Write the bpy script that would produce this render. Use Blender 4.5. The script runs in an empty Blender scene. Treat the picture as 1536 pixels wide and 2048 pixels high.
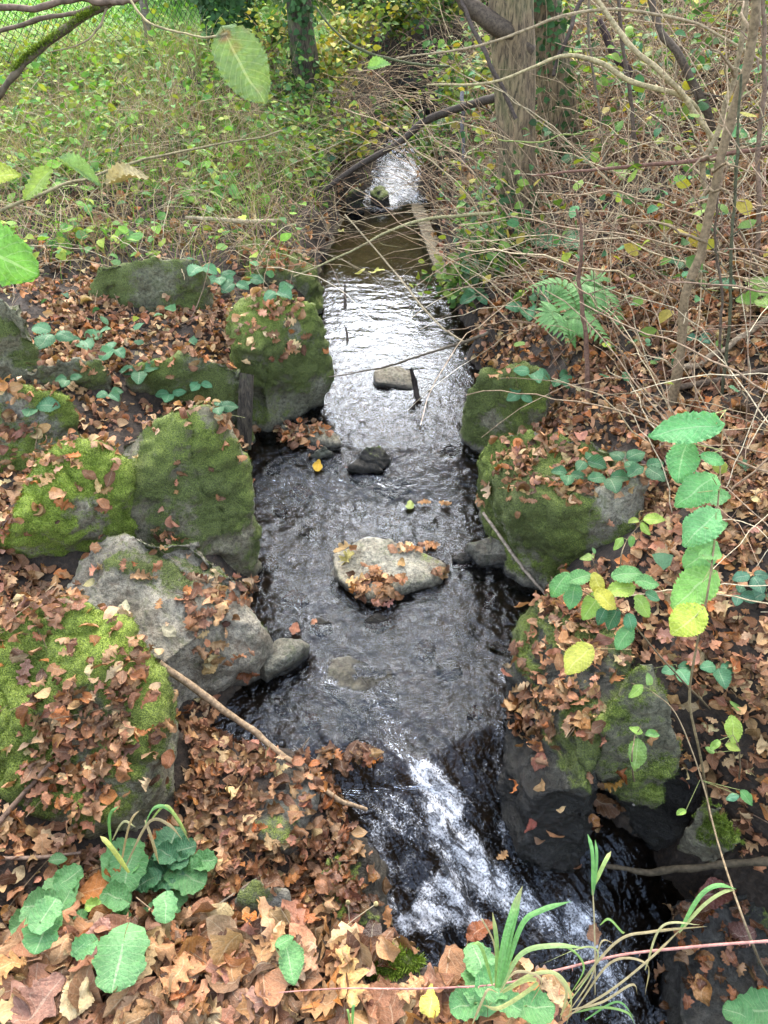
import bpy, bmesh, math, random
import numpy as np
from mathutils import Vector, Matrix
from mathutils.bvhtree import BVHTree
R = math.radians
S = bpy.context.scene
COL = S.collection
rng = np.random.default_rng(7)
random.seed(7)

# ------------------------------------------------------------------ camera, sky, sun, exposure
CAM_H, PITCH = 2.4, R(40)
cd = bpy.data.cameras.new('camera'); cam = bpy.data.objects.new('camera', cd); COL.objects.link(cam)
cd.sensor_fit = 'VERTICAL'; cd.sensor_height = 36; cd.sensor_width = 27; cd.lens = 26
cd.clip_start = 0.02; cd.clip_end = 600
cam.location = (0, 0, CAM_H); cam.rotation_euler = (R(90) - PITCH, 0, 0)
S.camera = cam
SUN_EL, SUN_AZ = R(45), R(4)        # azimuth clockwise from +Y
w = bpy.data.worlds.new("World"); S.world = w; w.use_nodes = True
nt = w.node_tree; nt.nodes.clear()
sk = nt.nodes.new('ShaderNodeTexSky'); sk.sky_type = 'NISHITA'; sk.sun_disc = False
sk.sun_elevation = SUN_EL; sk.sun_rotation = SUN_AZ; sk.air_density = 1.3; sk.dust_density = 3.5; sk.ozone_density = 1.0
bg = nt.nodes.new('ShaderNodeBackground'); bg.inputs[1].default_value = 0.15
wo = nt.nodes.new('ShaderNodeOutputWorld')
hs = nt.nodes.new('ShaderNodeHueSaturation'); hs.inputs['Saturation'].default_value = .62; nt.links.new(sk.outputs[0], hs.inputs['Color']); nt.links.new(hs.outputs[0], bg.inputs[0]); nt.links.new(bg.outputs[0], wo.inputs[0])
sd = bpy.data.lights.new('sun', 'SUN'); sd.energy = .95; sd.angle = R(50); sd.color = (1, .92, .80)
sun = bpy.data.objects.new('sun', sd); COL.objects.link(sun)
sv = Vector((math.sin(SUN_AZ) * math.cos(SUN_EL), math.cos(SUN_AZ) * math.cos(SUN_EL), math.sin(SUN_EL)))
sun.rotation_euler = sv.to_track_quat('Z', 'Y').to_euler(); sun.location = (2, 4, 12)
S.view_settings.view_transform = 'Standard'; S.view_settings.look = 'None'
S.view_settings.gamma = 1; S.view_settings.use_curve_mapping = False
S.view_settings.exposure = 2.9
S.render.engine = 'CYCLES'
S.cycles.max_bounces = 6; S.cycles.diffuse_bounces = 3; S.cycles.glossy_bounces = 3
S.cycles.transmission_bounces = 3; S.cycles.transparent_max_bounces = 6
S.cycles.use_denoising = True
S.cycles.caustics_reflective = False; S.cycles.caustics_refractive = False

# ------------------------------------------------------------------ picture <-> world helpers
F = 1479.0; CP, SP = math.cos(PITCH), math.sin(PITCH)
def ray(px, py):
    u = (px - 768) / F; v = (1024 - py) / F
    return np.array([u, CP + SP * v, -SP + CP * v])
CAMP = np.array([0, 0, CAM_H])
def PZ(px, py, z):                   # point of a plane at height z
    d = ray(px, py); return CAMP + d * (z - CAM_H) / d[2]
def PD(px, py, dep):                 # point at a distance along the view axis
    return CAMP + ray(px, py) * dep
def proj(P):
    Q = P - CAMP
    dep = Q[..., 1] * CP - Q[..., 2] * SP
    up = Q[..., 1] * SP + Q[..., 2] * CP
    dd = np.where(dep > .05, dep, .05)
    return 768 + F * Q[..., 0] / dd, 1024 - F * up / dd, dep

# ------------------------------------------------------------------ noise
def _h(ix, iy, iz, seed):
    h = (ix.astype(np.int64) * 73856093) ^ (iy.astype(np.int64) * 19349663) ^ (iz.astype(np.int64) * 83492791) ^ (seed * 2654435761)
    h &= 0xffffffff
    h = ((h ^ (h >> 16)) * 0x45d9f3b) & 0xffffffff
    h = ((h ^ (h >> 16)) * 0x45d9f3b) & 0xffffffff
    return ((h ^ (h >> 16)) & 0xffff) / 32767.5 - 1
def noise(P, seed=0):
    P = np.asarray(P, float); i = np.floor(P); f = P - i; f = f * f * f * (f * (f * 6 - 15) + 10)
    x, y, z = i[:, 0], i[:, 1], i[:, 2]; r = 0
    for a in (0, 1):
        for b in (0, 1):
            for c in (0, 1):
                w_ = (f[:, 0] if a else 1 - f[:, 0]) * (f[:, 1] if b else 1 - f[:, 1]) * (f[:, 2] if c else 1 - f[:, 2])
                r = r + w_ * _h(x + a, y + b, z + c, seed)
    return r
def fbm(P, sc, octv=4, seed=0, gain=.5):
    P = np.asarray(P, float) * sc; r = 0; a = 1
    for k in range(octv):
        r = r + a * noise(P + k * 17.3, seed + k); P = P * 2.03; a *= gain
    return r
def fbm2(x, y, sc, octv=4, seed=0, gain=.5):
    s = np.shape(x); return fbm(np.stack([np.ravel(x), np.ravel(y), np.zeros(np.size(x))], 1), sc, octv, seed, gain).reshape(s)
def sst(a, b, x):
    t = np.clip((x - a) / (b - a), 0, 1); return t * t * (3 - 2 * t)

# ------------------------------------------------------------------ object helpers
ORG = {}
def setp(o, label=None, cat=None, group=None, kind=None):
    if label: o['label'] = label
    if cat: o['category'] = cat
    if group: o['group'] = group
    if kind: o['kind'] = kind
    return o
def thing(name, label, cat, loc, group=None):
    o = bpy.data.objects.new(name, None); COL.objects.link(o); o.location = loc; o.empty_display_size = .05
    ORG[o.name] = np.array(loc, float); return setp(o, label, cat, group)
def mesh_data(name, V, Fc, mat, attrs=None, smooth=True):
    V = np.asarray(V, np.float32); Fc = np.asarray(Fc, np.int32)
    me = bpy.data.meshes.new(name); n = len(V); m, k = Fc.shape
    me.vertices.add(n); me.vertices.foreach_set('co', V.ravel())
    me.loops.add(m * k); me.loops.foreach_set('vertex_index', Fc.ravel())
    me.polygons.add(m); me.polygons.foreach_set('loop_start', np.arange(0, m * k, k, dtype=np.int32))
    me.polygons.foreach_set('loop_total', np.full(m, k, np.int32))
    if smooth: me.polygons.foreach_set('use_smooth', np.ones(m, bool))
    me.update(calc_edges=True)
    for an, A in (attrs or {}).items():
        A = np.asarray(A, np.float32)
        if A.ndim == 1: me.attributes.new(an, 'FLOAT', 'POINT').data.foreach_set('value', A)
        elif A.shape[1] == 3: me.attributes.new(an, 'FLOAT_VECTOR', 'POINT').data.foreach_set('vector', A.ravel())
        else: me.attributes.new(an, 'FLOAT_COLOR', 'POINT').data.foreach_set('color', A.ravel())
    if mat: me.materials.append(mat)
    return me
def obj(name, V, Fc, mat, attrs=None, parent=None, smooth=True, origin='auto'):
    V = np.asarray(V, float)
    if parent is not None: org = ORG[parent.name]
    elif isinstance(origin, str): org = np.array([V[:, 0].mean(), V[:, 1].mean(), V[:, 2].min()])
    else: org = np.zeros(3) if origin is None else np.asarray(origin, float)
    me = mesh_data(name, V - org, Fc, mat, attrs, smooth)
    o = bpy.data.objects.new(name, me); COL.objects.link(o)
    if parent is not None: o.parent = parent
    else: o.location = org
    ORG[o.name] = org
    return o
class Bag:                            # collects geometry with the leaf attributes
    def __init__(s): s.V = []; s.F = []; s.C = []; s.U = []; s.n = 0
    def add(s, V, Fc, C, U=None):
        V = np.asarray(V, float).reshape(-1, 3); C = np.broadcast_to(np.asarray(C, float), (len(V), 3))
        s.V.append(V); s.F.append(np.asarray(Fc) + s.n); s.C.append(C); s.U.append(np.zeros((len(V), 3)) if U is None else U); s.n += len(V)
    def make(s, name, mat, parent=None, smooth=True, origin='auto'):
        V = np.concatenate(s.V); Fc = np.concatenate(s.F); C = np.concatenate(s.C); U = np.concatenate(s.U)
        return obj(name, V, Fc, mat, {'lc': np.concatenate([C, np.ones((len(C), 1))], 1), 'luv': U}, parent, smooth, origin)

# ------------------------------------------------------------------ tubes and ribbons, N strands of M points at once
def tubes(P, rad, k=5):
    P = np.asarray(P, float); N, M, _ = P.shape; rad = np.broadcast_to(rad, (N, M))
    T = np.gradient(P, axis=1); T /= np.linalg.norm(T, axis=2, keepdims=True) + 1e-9
    d = P[:, -1] - P[:, 0]; ref = np.tile([0.31, 0.17, 0.93], (N, 1)); ref[np.abs(d[:, 2]) > .7 * np.linalg.norm(d, axis=1)] = [.93, .3, .1]
    A = np.cross(T, ref[:, None, :]); A /= np.linalg.norm(A, axis=2, keepdims=True) + 1e-9; B = np.cross(T, A)
    th = np.arange(k) * 2 * np.pi / k
    V = P[:, :, None, :] + rad[:, :, None, None] * (np.cos(th)[None, None, :, None] * A[:, :, None, :] + np.sin(th)[None, None, :, None] * B[:, :, None, :])
    V = V.reshape(-1, 3)
    n = np.arange(N)[:, None, None] * M * k; m = np.arange(M - 1)[None, :, None] * k; j = np.arange(k)[None, None, :]; j2 = (j + 1) % k
    Fc = np.stack([n + m + j, n + m + j2, n + m + k + j2, n + m + k + j], -1).reshape(-1, 4)
    U = np.stack(np.broadcast_arrays(th[None, None, :] / 6.283, np.linspace(0, 1, M)[None, :, None], np.zeros((N, 1, 1))), -1).reshape(-1, 3)
    return V, Fc, U
def ribbons(P, wid, side=None, fold=0.0):
    P = np.asarray(P, float); N, M, _ = P.shape; wid = np.broadcast_to(wid, (N, M))
    T = np.gradient(P, axis=1); T /= np.linalg.norm(T, axis=2, keepdims=True) + 1e-9
    if side is None:
        a = rng.random(N) * 6.283; side = np.stack([np.cos(a), np.sin(a), np.zeros(N)], 1)
    sd_ = side[:, None, :] - (side[:, None, :] * T).sum(2, keepdims=True) * T; sd_ /= np.linalg.norm(sd_, axis=2, keepdims=True) + 1e-9
    nn = np.cross(sd_, T)
    V = np.stack([P - sd_ * wid[..., None], P + nn * (wid * fold)[..., None], P + sd_ * wid[..., None]], 2).reshape(-1, 3)
    n = np.arange(N)[:, None, None] * M * 3; m = np.arange(M - 1)[None, :, None] * 3; j = np.arange(2)[None, None, :]
    Fc = np.stack([n + m + j, n + m + j + 1, n + m + 3 + j + 1, n + m + 3 + j], -1).reshape(-1, 4)
    U = np.stack(np.broadcast_arrays(np.array([-1., 0, 1])[None, None, :], np.linspace(0, 1, M)[None, :, None], np.zeros((N, 1, 1))), -1).reshape(-1, 3)
    return V, Fc, U
def crom(P, m):                       # smooth curve through points
    P = np.asarray(P, float); n = len(P); Q = np.vstack([2 * P[0] - P[1], P, 2 * P[-1] - P[-2]])
    t = np.linspace(0, n - 1 - 1e-6, m); i = t.astype(int); f = (t - i)[:, None]
    a, b, c, d = Q[i], Q[i + 1], Q[i + 2], Q[i + 3]
    return .5 * (2 * b + (c - a) * f + (2 * a - 5 * b + 4 * c - d) * f ** 2 + (3 * b - a - 3 * c + d) * f ** 3)
def rep(C, k): return np.repeat(np.asarray(C, float), k, axis=0)

# ------------------------------------------------------------------ materials
def mat(name):
    m = bpy.data.materials.new(name); m.use_nodes = True; t = m.node_tree; t.nodes.clear()
    def N(ty, **kw):
        n = t.nodes.new('ShaderNode' + ty)
        for a, b in kw.items():
            if a.startswith('i_'): n.inputs[a[2:].replace('_', ' ')].default_value = b
            elif a.startswith('n') and a[1:].isdigit(): n.inputs[int(a[1:])].default_value = b
            else: setattr(n, a, b)
        return n
    def L(a, b): t.links.new(a, b)
    return m, N, L
def ramp(N, L, src, stops):
    r = N('ValToRGB'); e = r.color_ramp.elements
    while len(e) < len(stops): e.new(.5)
    for i, (p, c) in enumerate(stops):
        e[i].position = p; e[i].color = (*c, 1) if len(c) == 3 else c
    L(src, r.inputs[0]); return r.outputs[0]
def mixc(N, L, fac, a, b, mode='MIX'):
    n = N('Mix', data_type='RGBA', blend_type=mode)
    for s, v in ((0, fac), (6, a), (7, b)):
        if isinstance(v, (int, float)): n.inputs[s].default_value = v
        elif isinstance(v, tuple): n.inputs[s].default_value = (*v, 1)
        else: L(v, n.inputs[s])
    return n.outputs[2]
def math_(N, L, op, a, b=None, c=None):
    n = N('Math', operation=op)
    for i, v in enumerate((a, b, c)):
        if v is None: continue
        if isinstance(v, (int, float)): n.inputs[i].default_value = v
        else: L(v, n.inputs[i])
    return n.outputs[0]
def nz(N, L, vec, scale, detail=4, rough=.6, dist=0):
    n = N('TexNoise', i_Scale=scale, i_Detail=detail, i_Roughness=rough, i_Distortion=dist)
    if vec is not None: L(vec, n.inputs['Vector'])
    return n.outputs['Fac']

def leaf_material(name, trans=.25, rough=.55, veins=.35, spec=.4, tint=(1, 1, 1)):
    m, N, L = mat(name)
    a = N('Attribute', attribute_name='lc'); u = N('Attribute', attribute_name='luv')
    sx = N('SeparateXYZ'); L(u.outputs['Vector'], sx.inputs[0])
    au = math_(N, L, 'ABSOLUTE', sx.outputs[0])
    mid = math_(N, L, 'LESS_THAN', au, .05)
    ph = math_(N, L, 'MULTIPLY_ADD', sx.outputs[1], 9.0, math_(N, L, 'MULTIPLY', au, -2.6))
    vein = math_(N, L, 'GREATER_THAN', math_(N, L, 'SINE', math_(N, L, 'MULTIPLY', ph, 6.2832)), .93)
    vv = math_(N, L, 'MULTIPLY', math_(N, L, 'MAXIMUM', mid, math_(N, L, 'MULTIPLY', vein, .6)), veins)
    geo = N('TexCoord'); n1 = nz(N, L, geo.outputs['Object'], 45, 4); n2 = nz(N, L, geo.outputs['Object'], 190, 3)
    c = mixc(N, L, .55, a.outputs['Color'], ramp(N, L, n1, [(.3, (.42, .42, .42)), (.7, (1, 1, 1))]), 'MULTIPLY')
    c = mixc(N, L, .30, c, ramp(N, L, n2, [(.35, (.3, .3, .3)), (.65, (1, 1, 1))]), 'MULTIPLY')
    c = mixc(N, L, vv, c, mixc(N, L, .5, a.outputs['Color'], (.75, .7, .5)))
    bp = N('Bump', i_Strength=.8, i_Distance=.004); L(math_(N, L, 'ADD', n2, math_(N, L, 'MULTIPLY', vv, -1.5)), bp.inputs['Height'])
    p = N('BsdfPrincipled', i_Roughness=rough); L(c, p.inputs['Base Color']); L(bp.outputs[0], p.inputs['Normal'])
    p.inputs['Specular IOR Level'].default_value = spec
    L(math_(N, L, 'MULTIPLY_ADD', sx.outputs[2], -(rough - .12), rough), p.inputs['Roughness'])
    t_ = N('BsdfTranslucent'); L(mixc(N, L, 1.0, c, (1.0, 1.0, .45), 'MULTIPLY'), t_.inputs[0])
    mx = N('MixShader', n0=trans); L(p.outputs[0], mx.inputs[1]); L(t_.outputs[0], mx.inputs[2])
    o = N('OutputMaterial'); L(mx.outputs[0], o.inputs[0]); return m
M_DEAD = leaf_material('dead_leaf', .12, .6, .25, .3)
M_GREEN = leaf_material('green_leaf', .32, .5, .35, .45)
M_FAR = leaf_material('small_leaf', .3, .6, 0, .2)
def stem_material(name, bump=.9, sc=75):
    m, N, L = mat(name); a = N('Attribute', attribute_name='lc'); g = N('TexCoord')
    n = nz(N, L, g.outputs['Object'], sc, 4); n2 = nz(N, L, g.outputs['Object'], 9, 3)
    c = mixc(N, L, .6, a.outputs['Color'], ramp(N, L, n, [(.35, (.2, .2, .2)), (.62, (1.15, 1.15, 1.15))]), 'MULTIPLY')
    c = mixc(N, L, .35, c, ramp(N, L, n2, [(.35, (.4, .4, .35)), (.65, (1, 1, 1))]), 'MULTIPLY')
    bp = N('Bump', i_Strength=bump, i_Distance=.002); L(n, bp.inputs['Height'])
    p = N('BsdfPrincipled', i_Roughness=.75); p.inputs['Specular IOR Level'].default_value = .15; L(c, p.inputs['Base Color']); L(bp.outputs[0], p.inputs['Normal'])
    o = N('OutputMaterial'); L(p.outputs[0], o.inputs[0]); return m
M_STEM = stem_material('stem')
def bark_material(name, c1, c2, moss=0.0):
    m, N, L = mat(name); g = N('TexCoord'); mp = N('Mapping'); mp.inputs['Scale'].default_value = (1, 1, .2)
    L(g.outputs['Object'], mp.inputs[0])
    n = nz(N, L, mp.outputs[0], 48, 6, .75, .7); n2 = nz(N, L, g.outputs['Object'], 5, 4); n3 = nz(N, L, g.outputs['Object'], 120, 3)
    c = ramp(N, L, n, [(.38, tuple(x * .22 for x in c1)), (.48, c1), (.58, c2)])
    c = mixc(N, L, .5, c, ramp(N, L, n2, [(.35, (.5, .48, .42)), (.65, (1, 1, 1))]), 'MULTIPLY')
    c = mixc(N, L, ramp(N, L, n2, [(.5, (0, 0, 0)), (.66, (moss, moss, moss))]), c, (.09, .13, .03))
    bp = N('Bump', i_Strength=1.0, i_Distance=.02); L(math_(N, L, 'MULTIPLY_ADD', n3, .15, n), bp.inputs['Height'])
    p = N('BsdfPrincipled', i_Roughness=.85); L(c, p.inputs['Base Color']); L(bp.outputs[0], p.inputs['Normal'])
    o = N('OutputMaterial'); L(p.outputs[0], o.inputs[0]); return m
def rock_material():
    m, N, L = mat('rock'); g = N('NewGeometry'); at = {k: N('Attribute', attribute_name=k) for k in ('moss', 'mossb', 'wet', 'tone')}
    P = g.outputs['Position']
    n1 = nz(N, L, P, 7, 6, .65, .4); n2 = nz(N, L, P, 60, 5, .7); n3 = nz(N, L, P, 260, 3, .7); n4 = nz(N, L, P, 18, 5, .7, .8)
    c = ramp(N, L, n1, [(.28, (.14, .12, .085)), (.5, (.27, .245, .19)), (.72, (.42, .39, .32))])
    c = mixc(N, L, .9, c, ramp(N, L, n2, [(.34, (.3, .29, .27)), (.52, (1.0, 1.0, 1.0)), (.7, (1.45, 1.42, 1.32))]), 'MULTIPLY')
    c = mixc(N, L, .4, c, ramp(N, L, n3, [(.38, (.2, .2, .2)), (.6, (1.15, 1.15, 1.15))]), 'MULTIPLY')
    c = mixc(N, L, ramp(N, L, n4, [(.54, (0, 0, 0)), (.66, (.7, .7, .7))]), c, (.13, .095, .065))
    c = mixc(N, L, ramp(N, L, n4, [(.32, (.6, .6, .6)), (.46, (0, 0, 0))]), c, (.10, .115, .045))
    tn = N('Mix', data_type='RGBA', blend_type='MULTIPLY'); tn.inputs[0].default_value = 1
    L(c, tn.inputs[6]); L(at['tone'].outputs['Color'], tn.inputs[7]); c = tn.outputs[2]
    wv = at['wet'].outputs['Fac']
    c = mixc(N, L, wv, c, mixc(N, L, 1.0, c, (.15, .15, .16), 'MULTIPLY'))
    mn = math_(N, L, 'ADD', at['moss'].outputs['Fac'], math_(N, L, 'MULTIPLY_ADD', n2, .9, -.45))
    mn = math_(N, L, 'ADD', mn, math_(N, L, 'MULTIPLY_ADD', n4, .8, -.4))
    mf = ramp(N, L, mn, [(.38, (0, 0, 0)), (.62, (1, 1, 1))])
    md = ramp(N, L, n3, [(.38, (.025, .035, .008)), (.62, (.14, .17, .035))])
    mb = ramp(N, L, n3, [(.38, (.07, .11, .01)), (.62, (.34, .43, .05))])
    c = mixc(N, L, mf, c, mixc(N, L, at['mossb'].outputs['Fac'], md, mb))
    h = math_(N, L, 'ADD', math_(N, L, 'MULTIPLY', n1, 1.2), math_(N, L, 'ADD', math_(N, L, 'MULTIPLY', n2, .7), math_(N, L, 'MULTIPLY', n3, .25)))
    bp = N('Bump', i_Strength=1.0, i_Distance=.022); L(h, bp.inputs['Height'])
    p = N('BsdfPrincipled'); L(c, p.inputs['Base Color']); L(bp.outputs[0], p.inputs['Normal'])
    L(math_(N, L, 'MULTIPLY_ADD', wv, -.62, .85), p.inputs['Roughness'])
    o = N('OutputMaterial'); L(p.outputs[0], o.inputs[0]); return m
M_ROCK = rock_material()
M_BARK = bark_material('bark_pale', (.17, .12, .07), (.30, .215, .125), .25)
M_BARKD = bark_material('bark_dark', (.07, .055, .04), (.15, .12, .08), .7)
# ------------------------------------------------------------------ the creek: water level and shores in world space
def wl(x, y):
    x = np.asarray(x, float); y = np.asarray(y, float)
    q = y - .9 * np.clip(x - .2, 0, 2) * sst(1.9, 1.4, y)
    return np.interp(q, [-2, .2, .6, .9, 1.15, 1.5, 2.9, 3.3, 7.3, 7.7, 8.1, 8.6, 9.4, 30], [-.62, -.55, -.33, -.26, -.13, 0, .02, .09, .10, .14, .26, .36, .42, .9])
def shore(px):
    W = np.array([PZ(a, b, c)[:2] for a, b, c in px]); W = W[np.argsort(W[:, 1])]; return W[:, 1], W[:, 0]
LY, LX = shore([(722, 335, .36), (695, 405, .1), (668, 480, .1), (640, 560, .1), (628, 640, .1), (600, 780, .1), (520, 850, .09), (488, 930, .05), (500, 1000, .02), (500, 1150, .02),
                (500, 1330, 0), (450, 1400, 0), (400, 1480, 0), (470, 1510, 0), (610, 1520, 0), (690, 1600, -.02), (715, 1700, -.1), (760, 1850, -.2)])
RY, RX = shore([(828, 335, .36), (852, 405, .1), (900, 560, .1), (945, 700, .1), (985, 850, .1), (1000, 900, .09), (1000, 1000, .02), (1075, 1180, .02), (1060, 1260, .01), (1080, 1360, .0), (1180, 1480, 0)])
LY = np.concatenate([[-2, .0, .55], LY, [10.2, 14]]); LX = np.concatenate([[.55, .5, .2], LX, [.35, .7]])
RY = np.concatenate([[-2, .5, .95, 1.12, 1.25], RY, [10.2, 14]]); RX = np.concatenate([[1.8, 1.7, 1.4, 1.15, .98], RX, [1.1, 1.5]])
o_ = np.argsort(RY, kind='stable'); RY, RX = RY[o_], RX[o_]
def xl(y): return np.interp(y, LY, LX)
def xr(y): return np.interp(y, RY, RX)
def height(x, y):
    x = np.asarray(x, float); y = np.asarray(y, float)
    lvl = wl(x, y); nl = fbm2(x, y, 1.3, 4, 3); ns = fbm2(x, y, 6, 3, 9); nf = fbm2(x, y, 22, 2, 5)
    jit = .05 * fbm2(x, y, 3.5, 3, 11)
    dl = xl(y) - x + jit; dr = x - xr(y) + jit
    depth = .075 + .05 * (fbm2(x, y, 5, 3, 21) * .5 + .5)
    bed = lvl - depth + .018 * ns + .008 * nf
    near = sst(2.3, 1.5, y); lvr = np.where(y > 1.9, lvl, np.interp(y, [.7, 1.25], [-.3, 0.0]))
    dL = np.maximum(dl, 0); dR = np.maximum(dr, 0)
    left_far = .28 * sst(0, .16, dL) + .14 * sst(.1, .7, dL) + .12 * sst(.6, 1.8, dL) + .30 * sst(3.6, 8.5, y) * sst(0, 1.5, dL) + .12 * sst(8, 12, y)
    left_near = .10 * sst(0, .12, dL) + .10 * sst(.1, .5, dL) + .25 * sst(.5, 1.1, dL) + .15 * sst(1.0, 2, dL)
    hl = lvl + left_far * (1 - near) + left_near * near
    rslope = np.minimum(dR, 5.5); rs = .54 * rslope - .014 * rslope ** 2
    hr = lvr + (.20 * sst(0, .14, dR) + .12 * sst(.1, .4, dR) + rs) * (1 - .45 * sst(9, 14, y)) + .15 * sst(9, 12, y)
    h = np.where(dl > 0, hl, np.where(dr > 0, hr, bed))
    edge = np.minimum(np.abs(dl), np.abs(dr))
    out = (dl > 0) | (dr > 0)
    h = h + np.where(out, (.05 * nl + .022 * ns + .008 * nf) * sst(0, .3, edge), 0)
    h = h - (.55 * np.exp(-(((x - .98) / .14) ** 2 + ((y - 1.32) / .10) ** 2)))          # hollow under the bank
    # grassy meadow beyond the fence
    mead = sst(8.2, 9.8, y + .12 * (-x)) * sst(-.3, -1.3, x)
    h = h * (1 - mead) + (1.02 + .015 * np.maximum(y - 9, 0)) * mead
    # the end of the channel: a bank with a dark culvert mouth
    cul = sst(9.6, 10.4, y); h = h * (1 - cul) + np.maximum(h, 1.15 + .05 * (y - 10)) * cul
    # leafy ledge under the viewer
    ye = .60 + .03 * fbm2(x, y, 4, 2, 31) - .10 * np.clip(x + .2, 0, 1)
    led = sst(.07, -.07, y - ye) * sst(.42, .28, x + .05 * ns) 
    h = h * (1 - led) + (.93 + .02 * nl + .012 * ns) * led
    far = sst(14, 40, np.hypot(x, y)); h = h * (1 - far) + (1.1 + .02 * np.minimum(np.hypot(x, y), 200)) * far
    return h
def axis(lo, hi, step, out):
    a = [lo]
    while a[-1] < hi: a.append(a[-1] + step(a[-1]))
    a = np.array(a); g = []; s = step(hi); v = a[-1]
    while v < out: s *= 1.3; v += s; g.append(v)
    b = []; s = step(lo); v = a[0]
    while v > -out: s *= 1.3; v -= s; b.append(v)
    return np.concatenate([b[::-1], a, g])
gx = axis(-5, 5, lambda v: .022 + .012 * max(0, abs(v) - 1.2), 300); gy = axis(-.2, 12, lambda v: .02 + .008 * max(0, v - 2), 300)
GX, GY = np.meshgrid(gx, gy, indexing='ij'); GZ = height(GX, GY)
nx_, ny_ = GX.shape
I = np.arange(nx_ * ny_).reshape(nx_, ny_)
GF = np.stack([I[:-1, :-1], I[1:, :-1], I[1:, 1:], I[:-1, 1:]], -1).reshape(-1, 4)
inw = ((GX > xl(GY) - .03) & (GX < xr(GY) + .03) & (GY < 9.6) & (GZ < wl(GX, GY) + .02)).astype(float)
grassy = sst(8.3, 9.6, GY + .12 * (-GX)) * sst(-.2, -1.0, GX); grassy = np.maximum(grassy, sst(14, 30, np.hypot(GX, GY)))
def ground_material():
    m, N, L = mat('soil'); g = N('NewGeometry'); P = g.outputs['Position']
    wet = N('Attribute', attribute_name='bed'); gr = N('Attribute', attribute_name='grassy')
    n1 = nz(N, L, P, 6, 5); n2 = nz(N, L, P, 55, 5, .7); n3 = nz(N, L, P, 2.2, 3)
    v = N('TexVoronoi', i_Scale=24, i_Randomness=1); L(P, v.inputs['Vector'])
    c = ramp(N, L, n2, [(.3, (.009, .006, .004)), (.55, (.035, .023, .014)), (.75, (.08, .05, .03))])
    peb = mixc(N, L, 1, ramp(N, L, n1, [(.3, (.06, .05, .04)), (.5, (.16, .12, .08)), (.7, (.25, .20, .14))]), ramp(N, L, v.outputs['Distance'], [(0, (1.2, 1.15, 1.1)), (.55, (.45, .45, .45))]), 'MULTIPLY')
    peb = mixc(N, L, 1, peb, (.38, .35, .32), 'MULTIPLY')
    sand = N('Attribute', attribute_name='sand'); peb = mixc(N, L, sand.outputs['Fac'], peb, ramp(N, L, n1, [(.3, (.09, .075, .04)), (.7, (.19, .16, .09))]))
    c = mixc(N, L, wet.outputs['Fac'], c, peb)
    grs = ramp(N, L, n2, [(.3, (.05, .14, .012)), (.7, (.15, .36, .035))])
    c = mixc(N, L, gr.outputs['Fac'], c, grs)
    bp = N('Bump', i_Strength=.8, i_Distance=.015); L(math_(N, L, 'SUBTRACT', n2, v.outputs['Distance']), bp.inputs['Height'])
    p = N('BsdfPrincipled', i_Roughness=.85); L(c, p.inputs['Base Color']); L(bp.outputs[0], p.inputs['Normal'])
    o = N('OutputMaterial'); L(p.outputs[0], o.inputs[0]); return m
ground = obj('ground', np.stack([GX, GY, GZ], -1).reshape(-1, 3), GF, ground_material(), {'bed': inw.ravel(), 'sand': (sst(5.2, 5.8, GY) * sst(7.6, 7.3, GY)).ravel(), 'grassy': grassy.ravel()}, origin=None)
setp(ground, kind='structure')

# ------------------------------------------------------------------ boulders
BV, BF, BN = [], [], 0
def collect(V, Fc):
    global BN
    BV.append(np.asarray(V)); BF.append(np.asarray(Fc) + BN); BN += len(V)
collect(np.stack([GX, GY, GZ], -1).reshape(-1, 3), GF)
def rock_mesh(pts, vox, smooth, seed, rough):
    bm = bmesh.new()
    for p in pts: bm.verts.new(p)
    bmesh.ops.convex_hull(bm, input=bm.verts[:])
    for v in [v for v in bm.verts if not v.link_faces]: bm.verts.remove(v)
    me = bpy.data.meshes.new('t'); bm.to_mesh(me); bm.free()
    o = bpy.data.objects.new('t', me); COL.objects.link(o)
    r = o.modifiers.new('r', 'REMESH'); r.mode = 'VOXEL'; r.voxel_size = vox
    s = o.modifiers.new('s', 'SMOOTH'); s.factor = .8; s.iterations = smooth
    dg = bpy.context.evaluated_depsgraph_get(); e = o.evaluated_get(dg); m2 = e.to_mesh(); m2.calc_loop_triangles()
    V = np.empty(len(m2.vertices) * 3, np.float32); m2.vertices.foreach_get('co', V); V = V.reshape(-1, 3).astype(float)
    Nn = np.empty(len(m2.vertices) * 3, np.float32); m2.vertices.foreach_get('normal', Nn); Nn = Nn.reshape(-1, 3).astype(float)
    Fc = np.array([list(p.vertices) for p in m2.polygons if len(p.vertices) == 4])
    e.to_mesh_clear(); bpy.data.objects.remove(o); bpy.data.meshes.remove(me)
    size = np.ptp(V, axis=0).mean()
    ridge = 1 - np.abs(fbm(V, 3.2 / max(size, .25) ** .5, 3, seed))
    d = .10 * size * fbm(V, 1.6 / max(size, .15), 2, seed + 5) * .8 + .05 * size * (ridge - .7) + .012 * fbm(V, 14, 3, seed + 9) + .0035 * fbm(V, 55, 3, seed + 3)
    crack = np.exp(-(fbm(V, 2.2, 3, seed + 31) / .03) ** 2)
    cell = fbm(V, 6.5, 2, seed + 77); d = d - .014 * crack + .010 * np.round(cell * 2.2) / 2.2
    V = V + Nn * (d * rough)[:, None]
    return V, Fc
def vnormals(V, Fc):
    n = np.cross(V[Fc[:, 2]] - V[Fc[:, 0]], V[Fc[:, 3]] - V[Fc[:, 1]]); N = np.zeros_like(V)
    for k in range(4): np.add.at(N, Fc[:, k], n)
    return N / (np.linalg.norm(N, axis=1, keepdims=True) + 1e-12)
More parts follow.
